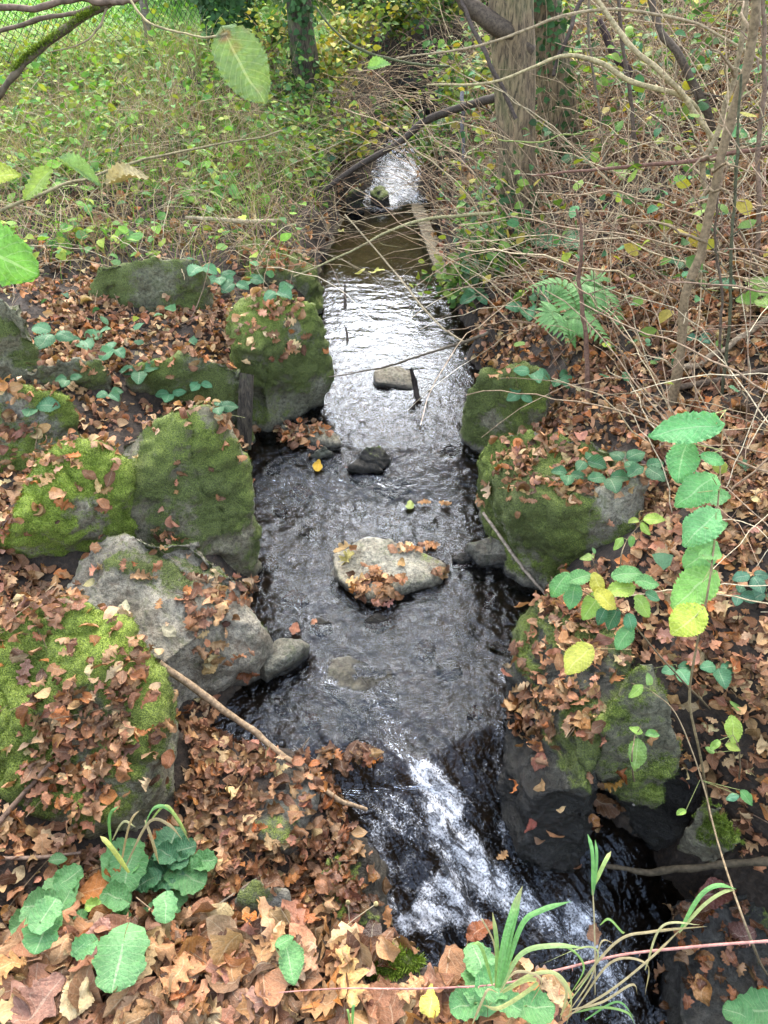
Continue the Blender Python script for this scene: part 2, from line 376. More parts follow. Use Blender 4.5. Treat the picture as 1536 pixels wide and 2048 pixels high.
def rock(label, px, base=(), zb=None, moss=0., mdir=(0, 0, 1), mgain=.5, mossb=.2, wet=0., wetz=None, tone=(1, 1, 1), seed=1, vox=.016, smooth=6, rough=1., fuzz=0, cat='boulder', name='boulder', shrink=.96, group=None):
    pts = [PZ(*p) for p in px] + [PZ(*p) for p in base]
    if zb is not None:
        c = np.mean(pts, 0)
        pts += [np.array([c[0] + (p[0] - c[0]) * shrink, c[1] + (p[1] - c[1]) * shrink, zb]) for p in pts]
    V, Fc = rock_mesh(pts, vox, max(2, smooth - 2), seed, rough); Nn = vnormals(V, Fc)
    md = np.array(mdir, float); md /= np.linalg.norm(md)
    mm = moss + .06 + mgain * (Nn @ md - .3) + .50 * fbm(V, 4.5, 4, seed + 40)
    V = V + Nn * (.011 * sst(.35, .7, mm) * (.7 + .6 * fbm(V, 26, 3, seed + 90)))[:, None]; Nn = vnormals(V, Fc)
    z0 = wl(V[:, 0], V[:, 1]) if wetz is None else wetz
    wt = np.clip(np.maximum(wet, sst(.05, .0, V[:, 2] - z0 + .02 * fbm(V, 8, 2, 3))), 0, 1)
    mm = mm - .8 * sst(.06, 0, V[:, 2] - z0)
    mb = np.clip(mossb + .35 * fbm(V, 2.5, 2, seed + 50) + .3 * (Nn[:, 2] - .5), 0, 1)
    o = obj(name, V, Fc, M_ROCK, {'moss': mm, 'mossb': mb, 'wet': wt, 'tone': np.tile([*tone, 1.], (len(V), 1))})
    setp(o, label, cat, group); collect(V, Fc)
    if fuzz:
        idx = np.nonzero((mm + .2 * fbm(V, 20, 2, 8) > .45) & (Nn[:, 2] > -.2))[0]
        if len(idx) > 50:
            pick = idx[rng.integers(0, len(idx), fuzz)]
            P0 = V[pick] + rng.normal(0, vox * .45, (fuzz, 3)) * (1 - np.abs(Nn[pick])); n = Nn[pick]
            dr_ = n * .8 + rng.normal(0, .45, (fuzz, 3)) + np.array([0, 0, .15]); ln = rng.uniform(.003, .007, (fuzz, 1)) * (1 + .6 * mb[pick][:, None])
            t = np.linspace(0, 1, 3)[None, :, None]
            PP = P0[:, None, :] - n[:, None, :] * .002 + dr_[:, None, :] * ln[:, None, :] * t
            Vr, Fr, Ur = ribbons(PP, np.array([.0010, .0008, .0003])[None, :], side=rng.normal(0, 1, (fuzz, 3)))
            b_ = mb[pick][:, None]; cc = (1 - b_) * np.array([.06, .085, .02]) + b_ * np.array([.22, .32, .04]); cc = cc * rng.uniform(.6, 1.4, (fuzz, 1))
            b = Bag(); b.add(Vr, Fr, rep(cc, 9), Ur); mo = b.make('moss', M_FAR, parent=o)
            mo['kind'] = 'stuff'
    return o

# left bank, near to far
rock('big square boulder at lower left, bright moss on its rim, heaped with brown leaves', [(0, 1340, .52), (60, 1225, .62), (130, 1207, .64), (235, 1250, .58), (318, 1365, .5), (312, 1430, .47), (250, 1600, .32), (0, 1600, .30)],
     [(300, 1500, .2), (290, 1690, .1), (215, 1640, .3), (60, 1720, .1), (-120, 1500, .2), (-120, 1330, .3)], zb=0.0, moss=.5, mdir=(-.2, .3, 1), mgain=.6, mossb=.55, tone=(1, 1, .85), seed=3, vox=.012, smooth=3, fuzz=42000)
rock('grey boulder at the water beside the mossy square one, strewn with oak leaves', [(120, 1180, .42), (200, 1080, .52), (270, 1062, .56), (400, 1062, .5), (480, 1140, .42), (522, 1250, .25), (500, 1320, .14), (440, 1240, .38), (330, 1330, .36), (150, 1240, .44)],
     [(490, 1345, .04), (330, 1440, .02), (310, 1400, .2), (200, 1380, .05)], zb=-.08, moss=.1, mdir=(.2, 1, .35), mgain=.45, mossb=.1, tone=(1.08, 1.05, 1), seed=5, vox=.012, smooth=5, fuzz=5000)
rock('tall dark boulder with a steep mossy face, behind the grey one on the left bank', [(238, 880, .66), (300, 850, .75), (412, 820, .82), (440, 850, .74), (490, 930, .5), (505, 1010, .4), (500, 1070, .28), (470, 1100, .25), (240, 1000, .55)],
     [(490, 1165, .03), (460, 1150, .1), (350, 1100, .3), (240, 1060, .4)], zb=-.05, moss=.5, mdir=(-.2, -.3, 1), mgain=.4, mossb=.08, tone=(.82, .8, .66), seed=8, vox=.013, smooth=3, fuzz=9000)
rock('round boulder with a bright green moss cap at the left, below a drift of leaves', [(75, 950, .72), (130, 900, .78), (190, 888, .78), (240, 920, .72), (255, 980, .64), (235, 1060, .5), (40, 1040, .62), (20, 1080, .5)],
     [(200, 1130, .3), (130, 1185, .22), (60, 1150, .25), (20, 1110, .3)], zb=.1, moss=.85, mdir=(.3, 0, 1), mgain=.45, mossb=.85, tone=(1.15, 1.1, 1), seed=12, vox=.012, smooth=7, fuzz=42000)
rock('leaf covered boulder cut by the left edge, green moss on its right end', [(-60, 800, .72), (0, 775, .8), (70, 765, .8), (130, 790, .74), (155, 830, .64), (120, 880, .55), (40, 920, .55), (-60, 960, .5)],
     [(60, 985, .3), (0, 1015, .25), (150, 870, .45)], zb=.2, moss=.25, mdir=(1, 0, .3), mgain=.5, mossb=.6, seed=15, fuzz=9000)
rock('small grey stone wedged between two mossy boulders at the left edge', [(-30, 1130, .42), (20, 1125, .42), (75, 1170, .36), (80, 1215, .3), (0, 1250, .3)], zb=.1, moss=.05, mossb=.2, tone=(1, .93, .9), seed=17)
rock('long low mossy boulder under the thick leaf blanket on the left bank', [(250, 735, .62), (330, 712, .64), (440, 715, .62), (492, 735, .55), (490, 760, .48), (430, 790, .42), (300, 790, .44)],
     [(460, 815, .22), (300, 840, .22), (220, 820, .3)], zb=.1, moss=.5, mdir=(.1, -.6, .5), mgain=.35, mossb=.12, tone=(.85, .9, .75), seed=19, fuzz=8000)
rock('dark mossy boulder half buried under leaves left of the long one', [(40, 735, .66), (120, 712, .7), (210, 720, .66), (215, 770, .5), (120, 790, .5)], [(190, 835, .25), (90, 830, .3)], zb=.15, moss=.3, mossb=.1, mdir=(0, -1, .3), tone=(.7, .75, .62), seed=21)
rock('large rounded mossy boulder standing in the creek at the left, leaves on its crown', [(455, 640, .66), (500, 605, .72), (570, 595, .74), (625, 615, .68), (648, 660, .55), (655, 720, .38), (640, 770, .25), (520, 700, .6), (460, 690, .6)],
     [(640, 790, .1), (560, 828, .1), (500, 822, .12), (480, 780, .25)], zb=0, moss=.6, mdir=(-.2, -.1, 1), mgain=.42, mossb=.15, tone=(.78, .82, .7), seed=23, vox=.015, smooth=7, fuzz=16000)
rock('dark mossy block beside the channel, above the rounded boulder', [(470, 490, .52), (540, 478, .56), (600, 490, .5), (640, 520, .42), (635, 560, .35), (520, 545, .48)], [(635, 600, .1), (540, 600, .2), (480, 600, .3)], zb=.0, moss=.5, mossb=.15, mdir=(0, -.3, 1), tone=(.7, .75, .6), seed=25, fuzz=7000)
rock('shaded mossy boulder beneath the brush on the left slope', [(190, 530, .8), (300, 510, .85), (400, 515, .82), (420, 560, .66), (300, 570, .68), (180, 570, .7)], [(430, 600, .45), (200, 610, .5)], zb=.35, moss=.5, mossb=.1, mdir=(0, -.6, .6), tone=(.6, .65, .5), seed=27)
rock('mossy boulder cut by the left edge under the hanging green leaf', [(-60, 600, .95), (0, 590, .98), (50, 610, .92), (62, 660, .8), (40, 740, .6), (-60, 760, .6)], zb=.4, moss=.55, mossb=.2, mdir=(0, -.2, 1), tone=(.8, .85, .7), seed=29, fuzz=5000)
# stones in the creek
rock('pale flat boulder in the middle of the creek with a wreath of leaves on it', [(660, 1102, .06), (715, 1074, .09), (780, 1078, .11), (855, 1102, .09), (890, 1125, .06), (885, 1152, .05), (805, 1172, .07), (740, 1195, .06), (680, 1162, .07)],
     [(655, 1115, .02), (660, 1160, -.01), (720, 1215, -.03), (810, 1205, -.03), (870, 1185, -.03), (900, 1140, .01)], zb=-.1, moss=-.45, mossb=.2, tone=(1.3, 1.3, 1.24), wetz=-.01, seed=33, vox=.009, smooth=5, rough=.7)
rock('small wet stone with a green tinge at the foot of the right boulder', [(935, 1085, .11), (985, 1070, .14), (1025, 1085, .12), (1028, 1110, .1), (960, 1110, .09)], [(930, 1105, .0), (975, 1135, -.02), (1035, 1140, -.02)], zb=-.08, moss=-.05, mossb=.4, wet=.15, tone=(.9, .92, .9), seed=35, vox=.008, smooth=3, rough=.5, cat='stone', name='stone')
rock('small grey angular stone at the left shore with a curled leaf on top', [(520, 1310, .09), (560, 1275, .12), (600, 1280, .11), (618, 1292, .08), (565, 1320, .1), (530, 1345, .07)], [(515, 1350, -.01), (545, 1366, -.02), (622, 1300, -.01)], zb=-.08, moss=-.3, wet=.1, tone=(.85, .87, .82), seed=37, vox=.008, smooth=2, rough=.5, cat='stone', name='stone')
rock('broad stone just under the rippling water below the pale boulder', [(650, 1360, -.005), (665, 1318, .012), (700, 1308, .018), (790, 1345, .0), (800, 1400, -.02), (700, 1410, -.02)], zb=-.12, moss=-.3, wet=.6, tone=(1, 1, .92), seed=39, vox=.01, smooth=3, rough=.5, cat='stone', name='stone')
rock('squared pale slab lying in the sky-lit water upstream', [(748, 738, .14), (800, 732, .145), (826, 742, .135), (838, 768, .12), (752, 764, .125)], [(750, 775, .09), (835, 780, .09)], zb=.0, moss=-.5, tone=(.9, .86, .78), seed=41, vox=.01, smooth=2, rough=.4, cat='slab', name='stone_slab')
rock('low grey slab edging the leaf covered bar at the left shore', [(560, 850, .12), (640, 845, .13), (680, 868, .15), (682, 888, .13), (630, 880, .13)], [(684, 900, .05), (560, 905, .05)], zb=-.03, moss=-.05, tone=(1.1, 1.1, 1), seed=43, vox=.01, smooth=2, rough=.5, cat='slab', name='stone_slab')
rock('dark pyramid shaped stone at the downstream edge of the leaf bar', [(620, 915, .07), (648, 890, .15), (668, 905, .1), (675, 925, .05)], [(610, 925, .02), (675, 935, .02)], zb=-.05, moss=.1, wet=.5, tone=(.7, .75, .65), seed=45, vox=.007, smooth=2, rough=.4, cat='stone', name='stone')
rock('black wet pebble sitting in the leaf bar near the steep boulder', [(530, 925, .06), (545, 912, .09), (562, 922, .07)], [(530, 935, .02), (560, 936, .02)], zb=-.03, moss=-.4, wet=.7, tone=(.5, .5, .52), seed=46, vox=.006, smooth=2, rough=.3, cat='stone', name='stone')
rock('rounded black weed covered stone below the leaf bar', [(705, 930, .1), (730, 895, .16), (765, 893, .15), (778, 915, .1), (765, 945, .07)], [(695, 950, .03), (780, 940, .03)], zb=-.04, moss=.1, wet=.85, tone=(.35, .33, .28), seed=47, vox=.006, smooth=2, rough=.9, cat='stone', name='stone')
for i_, (x0, y0, s_, z_, lb) in enumerate([(560, 835, 22, .1, 'dark pebble in the still brown pool behind the leaf bar, the larger one'), (600, 840, 16, .1, 'smaller dark pebble in the still brown pool behind the leaf bar'), (785, 965, 40, .03, 'wet dark cobble breaking the water below the weedy stone'),
                                           (925, 1115, 22, .02, 'little wet cobble at the tip of the green tinged stone'), (640, 1245, 26, .0, 'dark cobble in the rapid left of the pale boulder'), (755, 1240, 30, .0, 'glossy wet cobble just below the leaf wreath')]):
    rock(lb, [(x0 - s_, y0, z_ + .01), (x0, y0 - s_ * .6, z_ + .03), (x0 + s_, y0, z_ + .01), (x0, y0 + s_ * .5, z_)], zb=z_ - .06, moss=-.3, wet=.9, tone=(.5, .47, .42), seed=50 + i_, vox=.007, smooth=3, rough=.5, cat='stone', name='stone')
for i_, (x0, y0) in enumerate([(560, 1010), (610, 1060), (590, 1190), (540, 1120), (930, 1250), (980, 1190), (1000, 1290), (900, 1330), (950, 1420), (850, 1290), (700, 1450), (620, 1430), (780, 1040), (860, 1040), (600, 980), (720, 1010), (900, 900), (840, 860), (560, 1400)]):
    s_ = 16 + 13 * ((i_ * 7) % 5) / 4; c_ = [(1.3, .95, .7), (1, .9, .75), (1.4, .8, .6)][i_ % 3]
    rock('brownish cobble lying under the shallow rippling water of the creek bed', [(x0 - s_, y0, -.03), (x0, y0 - s_ * .7, -.018), (x0 + s_, y0, -.028), (x0 + s_ * .3, y0 + s_ * .6, -.03)], zb=-.13, moss=-.6, wet=.35, tone=c_, seed=300 + i_, vox=.009, smooth=9, rough=.5, cat='cobble', name='cobble', group='submerged cobbles of the creek bed')
# right bank
rock('mossy boulder split by a pale seam, at the right shore upstream', [(938, 780, .42), (975, 735, .56), (1040, 720, .62), (1100, 740, .66), (1110, 790, .55), (1060, 830, .42), (1000, 830, .34), (950, 820, .3)],
     [(935, 830, .12), (990, 856, .10), (1060, 850, .25)], zb=0, moss=.38, mdir=(-.6, 0, .6), mgain=.6, mossb=.25, tone=(1.0, 1.0, .85), seed=61, smooth=5, fuzz=8000)
rock('big boulder on the right shore with dark mossy face and pale bare top', [(952, 905, .42), (1000, 862, .55), (1080, 850, .64), (1160, 862, .7), (1260, 900, .72), (1295, 960, .66), (1290, 1060, .52), (1180, 1010, .60), (1040, 1000, .46), (965, 950, .38)],
     [(955, 970, .1), (1010, 1080, .06), (1080, 1160, .04), (1150, 1165, .12), (1280, 1130, .3)], zb=-.05, moss=.5, mdir=(-.8, -.5, .1), mgain=.55, mossb=.2, tone=(1.15, 1.15, 1.08), seed=63, vox=.013, smooth=5, fuzz=16000)
rock('long dark wet boulder at the lower right shore, its end jutting into the cascade', [(1040, 1300, .20), (1070, 1215, .30), (1130, 1190, .38), (1230, 1240, .42), (1225, 1380, .36), (1180, 1500, .30), (1175, 1570, .24), (1060, 1600, .12), (1020, 1500, .08), (1015, 1400, .10)],
     [(1040, 1690, -.08), (1090, 1735, -.14), (1180, 1720, -.1), (1180, 1600, .1), (1000, 1560, -.04)], zb=-.3, moss=.35, mdir=(.2, 0, .9), mgain=.5, mossb=.15, wet=.7, wetz=.16, tone=(.5, .52, .48), seed=65, vox=.011, smooth=3, fuzz=7000)
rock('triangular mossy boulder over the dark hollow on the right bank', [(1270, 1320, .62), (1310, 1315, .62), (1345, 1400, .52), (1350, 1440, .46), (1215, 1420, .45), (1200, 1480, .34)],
     [(1210, 1515, .18), (1330, 1570, .2), (1370, 1500, .3)], zb=.05, moss=.55, mdir=(0, .2, 1), mgain=.4, mossb=.2, tone=(.6, .62, .5), seed=67, smooth=3, fuzz=9000)
rock('smooth dark wet slab in the lower right corner beside the falling water', [(1330, 1800, -.28), (1400, 1770, -.22), (1600, 1760, -.15), (1700, 1900, -.2), (1650, 2150, -.35), (1380, 2150, -.42), (1340, 1950, -.36)], zb=-.7, moss=-.2, wet=.7, tone=(.5, .52, .55), seed=69, vox=.014, smooth=4, rough=.8, shrink=1.02, cat='slab', name='stone_slab')
rock('mossy rock lip at the right end of the hollow above the log', [(1370, 1640, .1), (1400, 1600, .2), (1450, 1590, .25), (1480, 1680, .1)], [(1380, 1690, -.02)], zb=-.1, moss=.6, mossb=.6, tone=(.7, .7, .6), seed=71, fuzz=6000, cat='stone', name='stone')
rock('black wet rock forming the back wall of the hollow', [(1230, 1490, .15), (1380, 1500, .22), (1410, 1580, .12)], [(1270, 1560, -.1), (1380, 1620, -.1)], zb=-.35, moss=-.4, wet=.8, tone=(.3, .3, .3), seed=72, cat='rock', name='rock')
# stones showing through the leaves at the lower left
rock('wet grey slab showing through the leaves beside the long branch', [(480, 1560, .09), (560, 1500, .12), (620, 1530, .1), (640, 1600, .08), (580, 1700, .06), (500, 1680, .08)], zb=-.1, moss=.0, wet=.35, tone=(.75, .78, .8), seed=73, cat='slab', name='stone_slab', rough=.6)
rock('dark wet rock with a vertical face beside the foam pool', [(690, 1660, .02), (740, 1720, .0), (770, 1800, -.02), (760, 1850, -.02), (660, 1860, .04), (640, 1740, .08)], [(790, 1860, -.2), (745, 1690, -.12)], zb=-.3, moss=-.1, wet=.75, tone=(.42, .38, .3), seed=75, cat='rock', name='rock', vox=.01)
rock('grey stone peeping through the leaf litter above the green plants', [(470, 1800, .22), (500, 1760, .26), (570, 1770, .25), (590, 1810, .22), (520, 1830, .22)], zb=.0, moss=.0, wet=.2, tone=(.9, .92, .95), seed=77, cat='stone', name='stone', rough=.5)
rock('flat stone with yellow green moss set in the near edge of the ledge', [(690, 1890, .93), (760, 1880, .95), (850, 1920, .94), (800, 1960, .94), (700, 1950, .94)], zb=.8, moss=.6, mossb=.7, seed=79, vox=.007, cat='stone', name='stone', fuzz=6000, rough=.5)
rock('dark wet rock edging the far cascade on its left side', [(690, 388, .28), (712, 372, .33), (732, 386, .28), (715, 402, .2)], zb=.02, vox=.012, wet=.8, tone=(.4, .4, .36), seed=81, cat='rock', name='rock')
rock('dark wet rock splitting the far white cascade', [(738, 388, .2), (760, 374, .235), (780, 390, .2), (758, 398, .18)], zb=.02, vox=.012, wet=.9, tone=(.3, .3, .3), seed=83, cat='rock', name='rock')
rock('flat pale stone at the far right edge of the cascade', [(955, 325, .62), (985, 305, .66), (1010, 312, .66), (985, 330, .6)], zb=.45, tone=(1.6, 1.55, 1.5), seed=85, cat='stone', name='stone')
ed = np.array([PZ(822, 408, .115), PZ(846, 408, .115), PZ(915, 560, .115), PZ(880, 560, .115)]); m_ = 20; t_ = np.linspace(0, 1, m_)[:, None]
La = ed[0] * (1 - t_) + ed[3] * t_; Lb = ed[1] * (1 - t_) + ed[2] * t_; wob_ = .006 * noise(np.hstack([t_ * 12, t_ * 0, t_ * 0]), 5)[:, None]
rg = [La + [0, 0, -.12], La + [.0, 0, -.008] + wob_, La + [.012, 0, 0] + wob_, Lb + [-.012, 0, 0] - wob_, Lb + [0, 0, -.01] - wob_, Lb + [0, 0, -.12]]
Vk = np.array(rg).transpose(1, 0, 2).reshape(-1, 3); Fk = np.array([[i * 6 + j, i * 6 + j + 1, (i + 1) * 6 + j + 1, (i + 1) * 6 + j] for i in range(m_ - 1) for j in range(5)])
setp(obj('concrete_edging', Vk, Fk, M_ROCK, {'moss': np.full(len(Vk), .25), 'mossb': np.full(len(Vk), .1), 'wet': np.full(len(Vk), .45), 'tone': np.tile([1.1, .95, .7, 1.], (len(Vk), 1))}), 'straight worn concrete edging along the right side of the calm channel', 'edging'); collect(Vk, Fk)
bvh = BVHTree.FromPolygons(np.concatenate(BV).tolist(), np.concatenate(BF).tolist())
def drop(x, y, z=4.0):
    P, Nn, ok = np.zeros((len(x), 3)), np.zeros((len(x), 3)), np.zeros(len(x), bool); dn = Vector((0, 0, -1))
    for i in range(len(x)):
        h = bvh.ray_cast(Vector((x[i], y[i], z)), dn)
        if h[0] is not None: P[i] = h[0]; Nn[i] = h[1]; ok[i] = True
    Nn[Nn[:, 2] < 0] *= -1
    return P, Nn, ok
def hit(px, py):                       # where the sight line of a pixel meets ground or rock
    d = Vector(ray(px, py)).normalized(); h = bvh.ray_cast(Vector(CAMP), d)
    return (np.array(h[0]), np.array(h[1])) if h[0] is not None else (PZ(px, py, .3), np.array([0, 0, 1.]))

# ------------------------------------------------------------------ water
def water_material():
    m, N, L = mat('creek_water'); g = N('NewGeometry'); P = g.outputs['Position']
    fo = N('Attribute', attribute_name='foam'); tu = N('Attribute', attribute_name='turb')
    n1 = nz(N, L, P, 19, 2, .5, 1.6); n2 = nz(N, L, P, 60, 2, .5, .8); n3 = nz(N, L, P, 130, 3, .6)
    hgt = math_(N, L, 'ADD', n1, math_(N, L, 'MULTIPLY', n2, .35))
    bp = N('Bump', i_Distance=.018); L(math_(N, L, 'MULTIPLY_ADD', tu.outputs['Fac'], .68, .05), bp.inputs['Strength']); L(hgt, bp.inputs['Height'])
    fr = N('Fresnel', n0=1.36); L(bp.outputs[0], fr.inputs[1])
    tr = N('BsdfTransparent'); tr.inputs[0].default_value = (.52, .47, .40, 1)
    gl = N('BsdfGlossy', i_Roughness=.04); L(bp.outputs[0], gl.inputs['Normal']); gl.inputs[0].default_value = (.74, .84, 1, 1)
    mx = N('MixShader'); L(fr.outputs[0], mx.inputs[0]); L(tr.outputs[0], mx.inputs[1]); L(gl.outputs[0], mx.inputs[2])
    fp = N('BsdfPrincipled', i_Roughness=.35); fp.inputs['Base Color'].default_value = (.78, .80, .84, 1)
    b2 = N('Bump', i_Distance=.006, i_Strength=.8); L(n3, b2.inputs['Height']); L(b2.outputs[0], fp.inputs['Normal'])
    f = math_(N, L, 'ADD', fo.outputs['Fac'], math_(N, L, 'ADD', math_(N, L, 'MULTIPLY_ADD', n3, .5, -.25), math_(N, L, 'MULTIPLY_ADD', n2, .9, -.45)))
    vo = N('TexVoronoi', i_Scale=85, feature='DISTANCE_TO_EDGE'); L(P, vo.inputs['Vector'])
    f = math_(N, L, 'SUBTRACT', f, math_(N, L, 'MULTIPLY', ramp(N, L, vo.outputs['Distance'], [(.0, (0, 0, 0)), (.35, (1, 1, 1))]), .22))
    ff = ramp(N, L, f, [(.12, (0, 0, 0)), (.75, (.95, .95, .95))])
    mq = N('Mapping'); mq.inputs['Rotation'].default_value = (0, 0, .62); L(P, mq.inputs[0]); mp = N('Mapping'); mp.inputs['Scale'].default_value = (12, 34, 20); L(mq.outputs[0], mp.inputs[0])
    lace = math_(N, L, 'MULTIPLY', ramp(N, L, nz(N, L, mp.outputs[0], 1, 4, .6, .6), [(.38, (.05, .05, .05)), (.64, (1, 1, 1))]), ramp(N, L, n3, [(.36, (.3, .3, .3)), (.58, (1, 1, 1))])); ff = math_(N, L, 'MULTIPLY', ff, lace)
    m2 = N('MixShader'); L(ff, m2.inputs[0]); L(mx.outputs[0], m2.inputs[1]); L(fp.outputs[0], m2.inputs[2])
    o = N('OutputMaterial'); L(m2.outputs[0], o.inputs[0]); return m
def segd(x, y, pl):
    d = np.full(x.shape, 9.)
    for a, b in zip(pl[:-1], pl[1:]):
        v = b - a; t = np.clip(((x - a[0]) * v[0] + (y - a[1]) * v[1]) / (v @ v), 0, 1)
        d = np.minimum(d, np.hypot(x - a[0] - t * v[0], y - a[1] - t * v[1]))
    return d
def PL(*p): return np.array([PZ(*q)[:2] for q in p])
wy = np.concatenate([np.arange(-.3, 3.2, .0075), np.arange(3.2, 7.3, .012), np.arange(7.3, 11, .02)])
wu = np.linspace(0, 1, 230)
WY, WU = np.meshgrid(wy, wu, indexing='ij')
x0 = np.minimum(xl(WY) - .22, xl(WY + .1) - .2); x1 = xr(WY) + .22; WX = x0 + (x1 - x0) * WU
W0 = wl(WX, WY)
turb = np.interp(WY, [-1, 1.5, 1.9, 2.6, 3.4, 4.0, 4.6, 5.4, 5.8, 7.3, 7.5, 9, 12], [1, 1, .7, .55, .6, .35, .16, .12, .03, .03, 1, .9, .5])
sl = np.array([1., .55])               # stretch of the ripples along the flow
rp = .0035 * fbm2(WX * 1.25, WY * .9, 14, 3, 61) * turb + .0018 * fbm2(WX, WY * 1.1, 38, 3, 71) * (turb * 1.0 + .15)
rp += .022 * fbm2(WX, WY, 7, 3, 81) * sst(1.75, 1.3, WY) + .02 * fbm2(WX, WY, 9, 3, 83) * sst(7.3, 7.6, WY)
ax_ = WX * .55 - WY * .83; bx_ = WX * .83 + WY * .55; streak = fbm(np.stack([ax_.ravel() * 5, bx_.ravel() * 20, 0 * ax_.ravel()], 1), 1, 4, 77).reshape(WX.shape)
rp += .0030 * fbm2(WX, WY * .8, 22, 3, 76) * sst(4.2, 3.2, WY) * sst(1.5, 2.0, WY); rp += .016 * streak * sst(1.7, 1.35, WY)
rp += .0015 * fbm2(WX * .42, WY, 17, 3, 78) * sst(5.75, 5.3, WY) * sst(3.6, 4.3, WY)
foam = np.zeros_like(WX)
for pl, wd, st in [(PL((760, 1415, 0), (810, 1470, 0), (800, 1500, 0)), .07, .16), (PL((850, 1540, 0), (875, 1565, -.01), (900, 1590, -.02), (880, 1620, -.03)), .055, 1.15),
                   (PL((800, 1620, -.04), (870, 1640, -.05), (930, 1700, -.1)), .08, .24), (PL((930, 1690, -.1), (1010, 1760, -.15), (1090, 1800, -.2), (1180, 1840, -.25)), .075, .72),
                   (PL((1100, 1830, -.22), (1220, 1900, -.3), (1260, 2048, -.4)), .10, .34), (PL((850, 1820, -.16), (930, 1810, -.16), (970, 1825, -.16)), .045, 1.05), (PL((850, 1775, -.15), (900, 1760, -.15)), .03, .9),
                   (PL((800, 1835, -.16), (850, 1830, -.16)), .03, .7), (PL((745, 1680, -.1), (765, 1760, -.12), (790, 1850, -.18)), .04, .36),
                   (PL((720, 1240, 0), (780, 1230, 0)), .04, .18), (PL((660, 1350, 0), (780, 1400, 0)), .08, .18), (PL((1010, 1350, 0), (1000, 1450, 0), (1020, 1640, -.02)), .02, .25), (PL((520, 970, .03), (760, 965, .04), (900, 1000, .03)), .05, .2),
                   (PL((660, 820, .09), (668, 860, .09), (680, 900, .07)), .04, .3),
                   (PL((760, 400, .12), (770, 360, .25), (790, 335, .36), (800, 300, .42)), .28, .78)]:
    foam = np.maximum(foam, st * sst(wd * 1.25, wd * .2, segd(WX, WY, pl) + .02 * fbm2(WX, WY, 9, 2, 91)))
foam = foam * (1 + .55 * streak); bub = np.maximum(0, fbm2(WX, WY, 45, 2, 93)); rp += .006 * bub * sst(.2, .8, foam)
foam += .10 * turb * (fbm2(WX, WY, 4, 3, 95) > .1) * sst(1.9, 1.3, WY)
nyw, nxw = WX.shape; I = np.arange(nyw * nxw).reshape(nyw, nxw)
WF = np.stack([I[:-1, :-1], I[:-1, 1:], I[1:, 1:], I[1:, :-1]], -1).reshape(-1, 4)
water = obj('creek_water', np.stack([WX, WY, W0 + rp], -1).reshape(-1, 3), WF, water_material(), {'foam': foam.ravel(), 'turb': turb.ravel()}, origin=None)
setp(water, kind='structure')
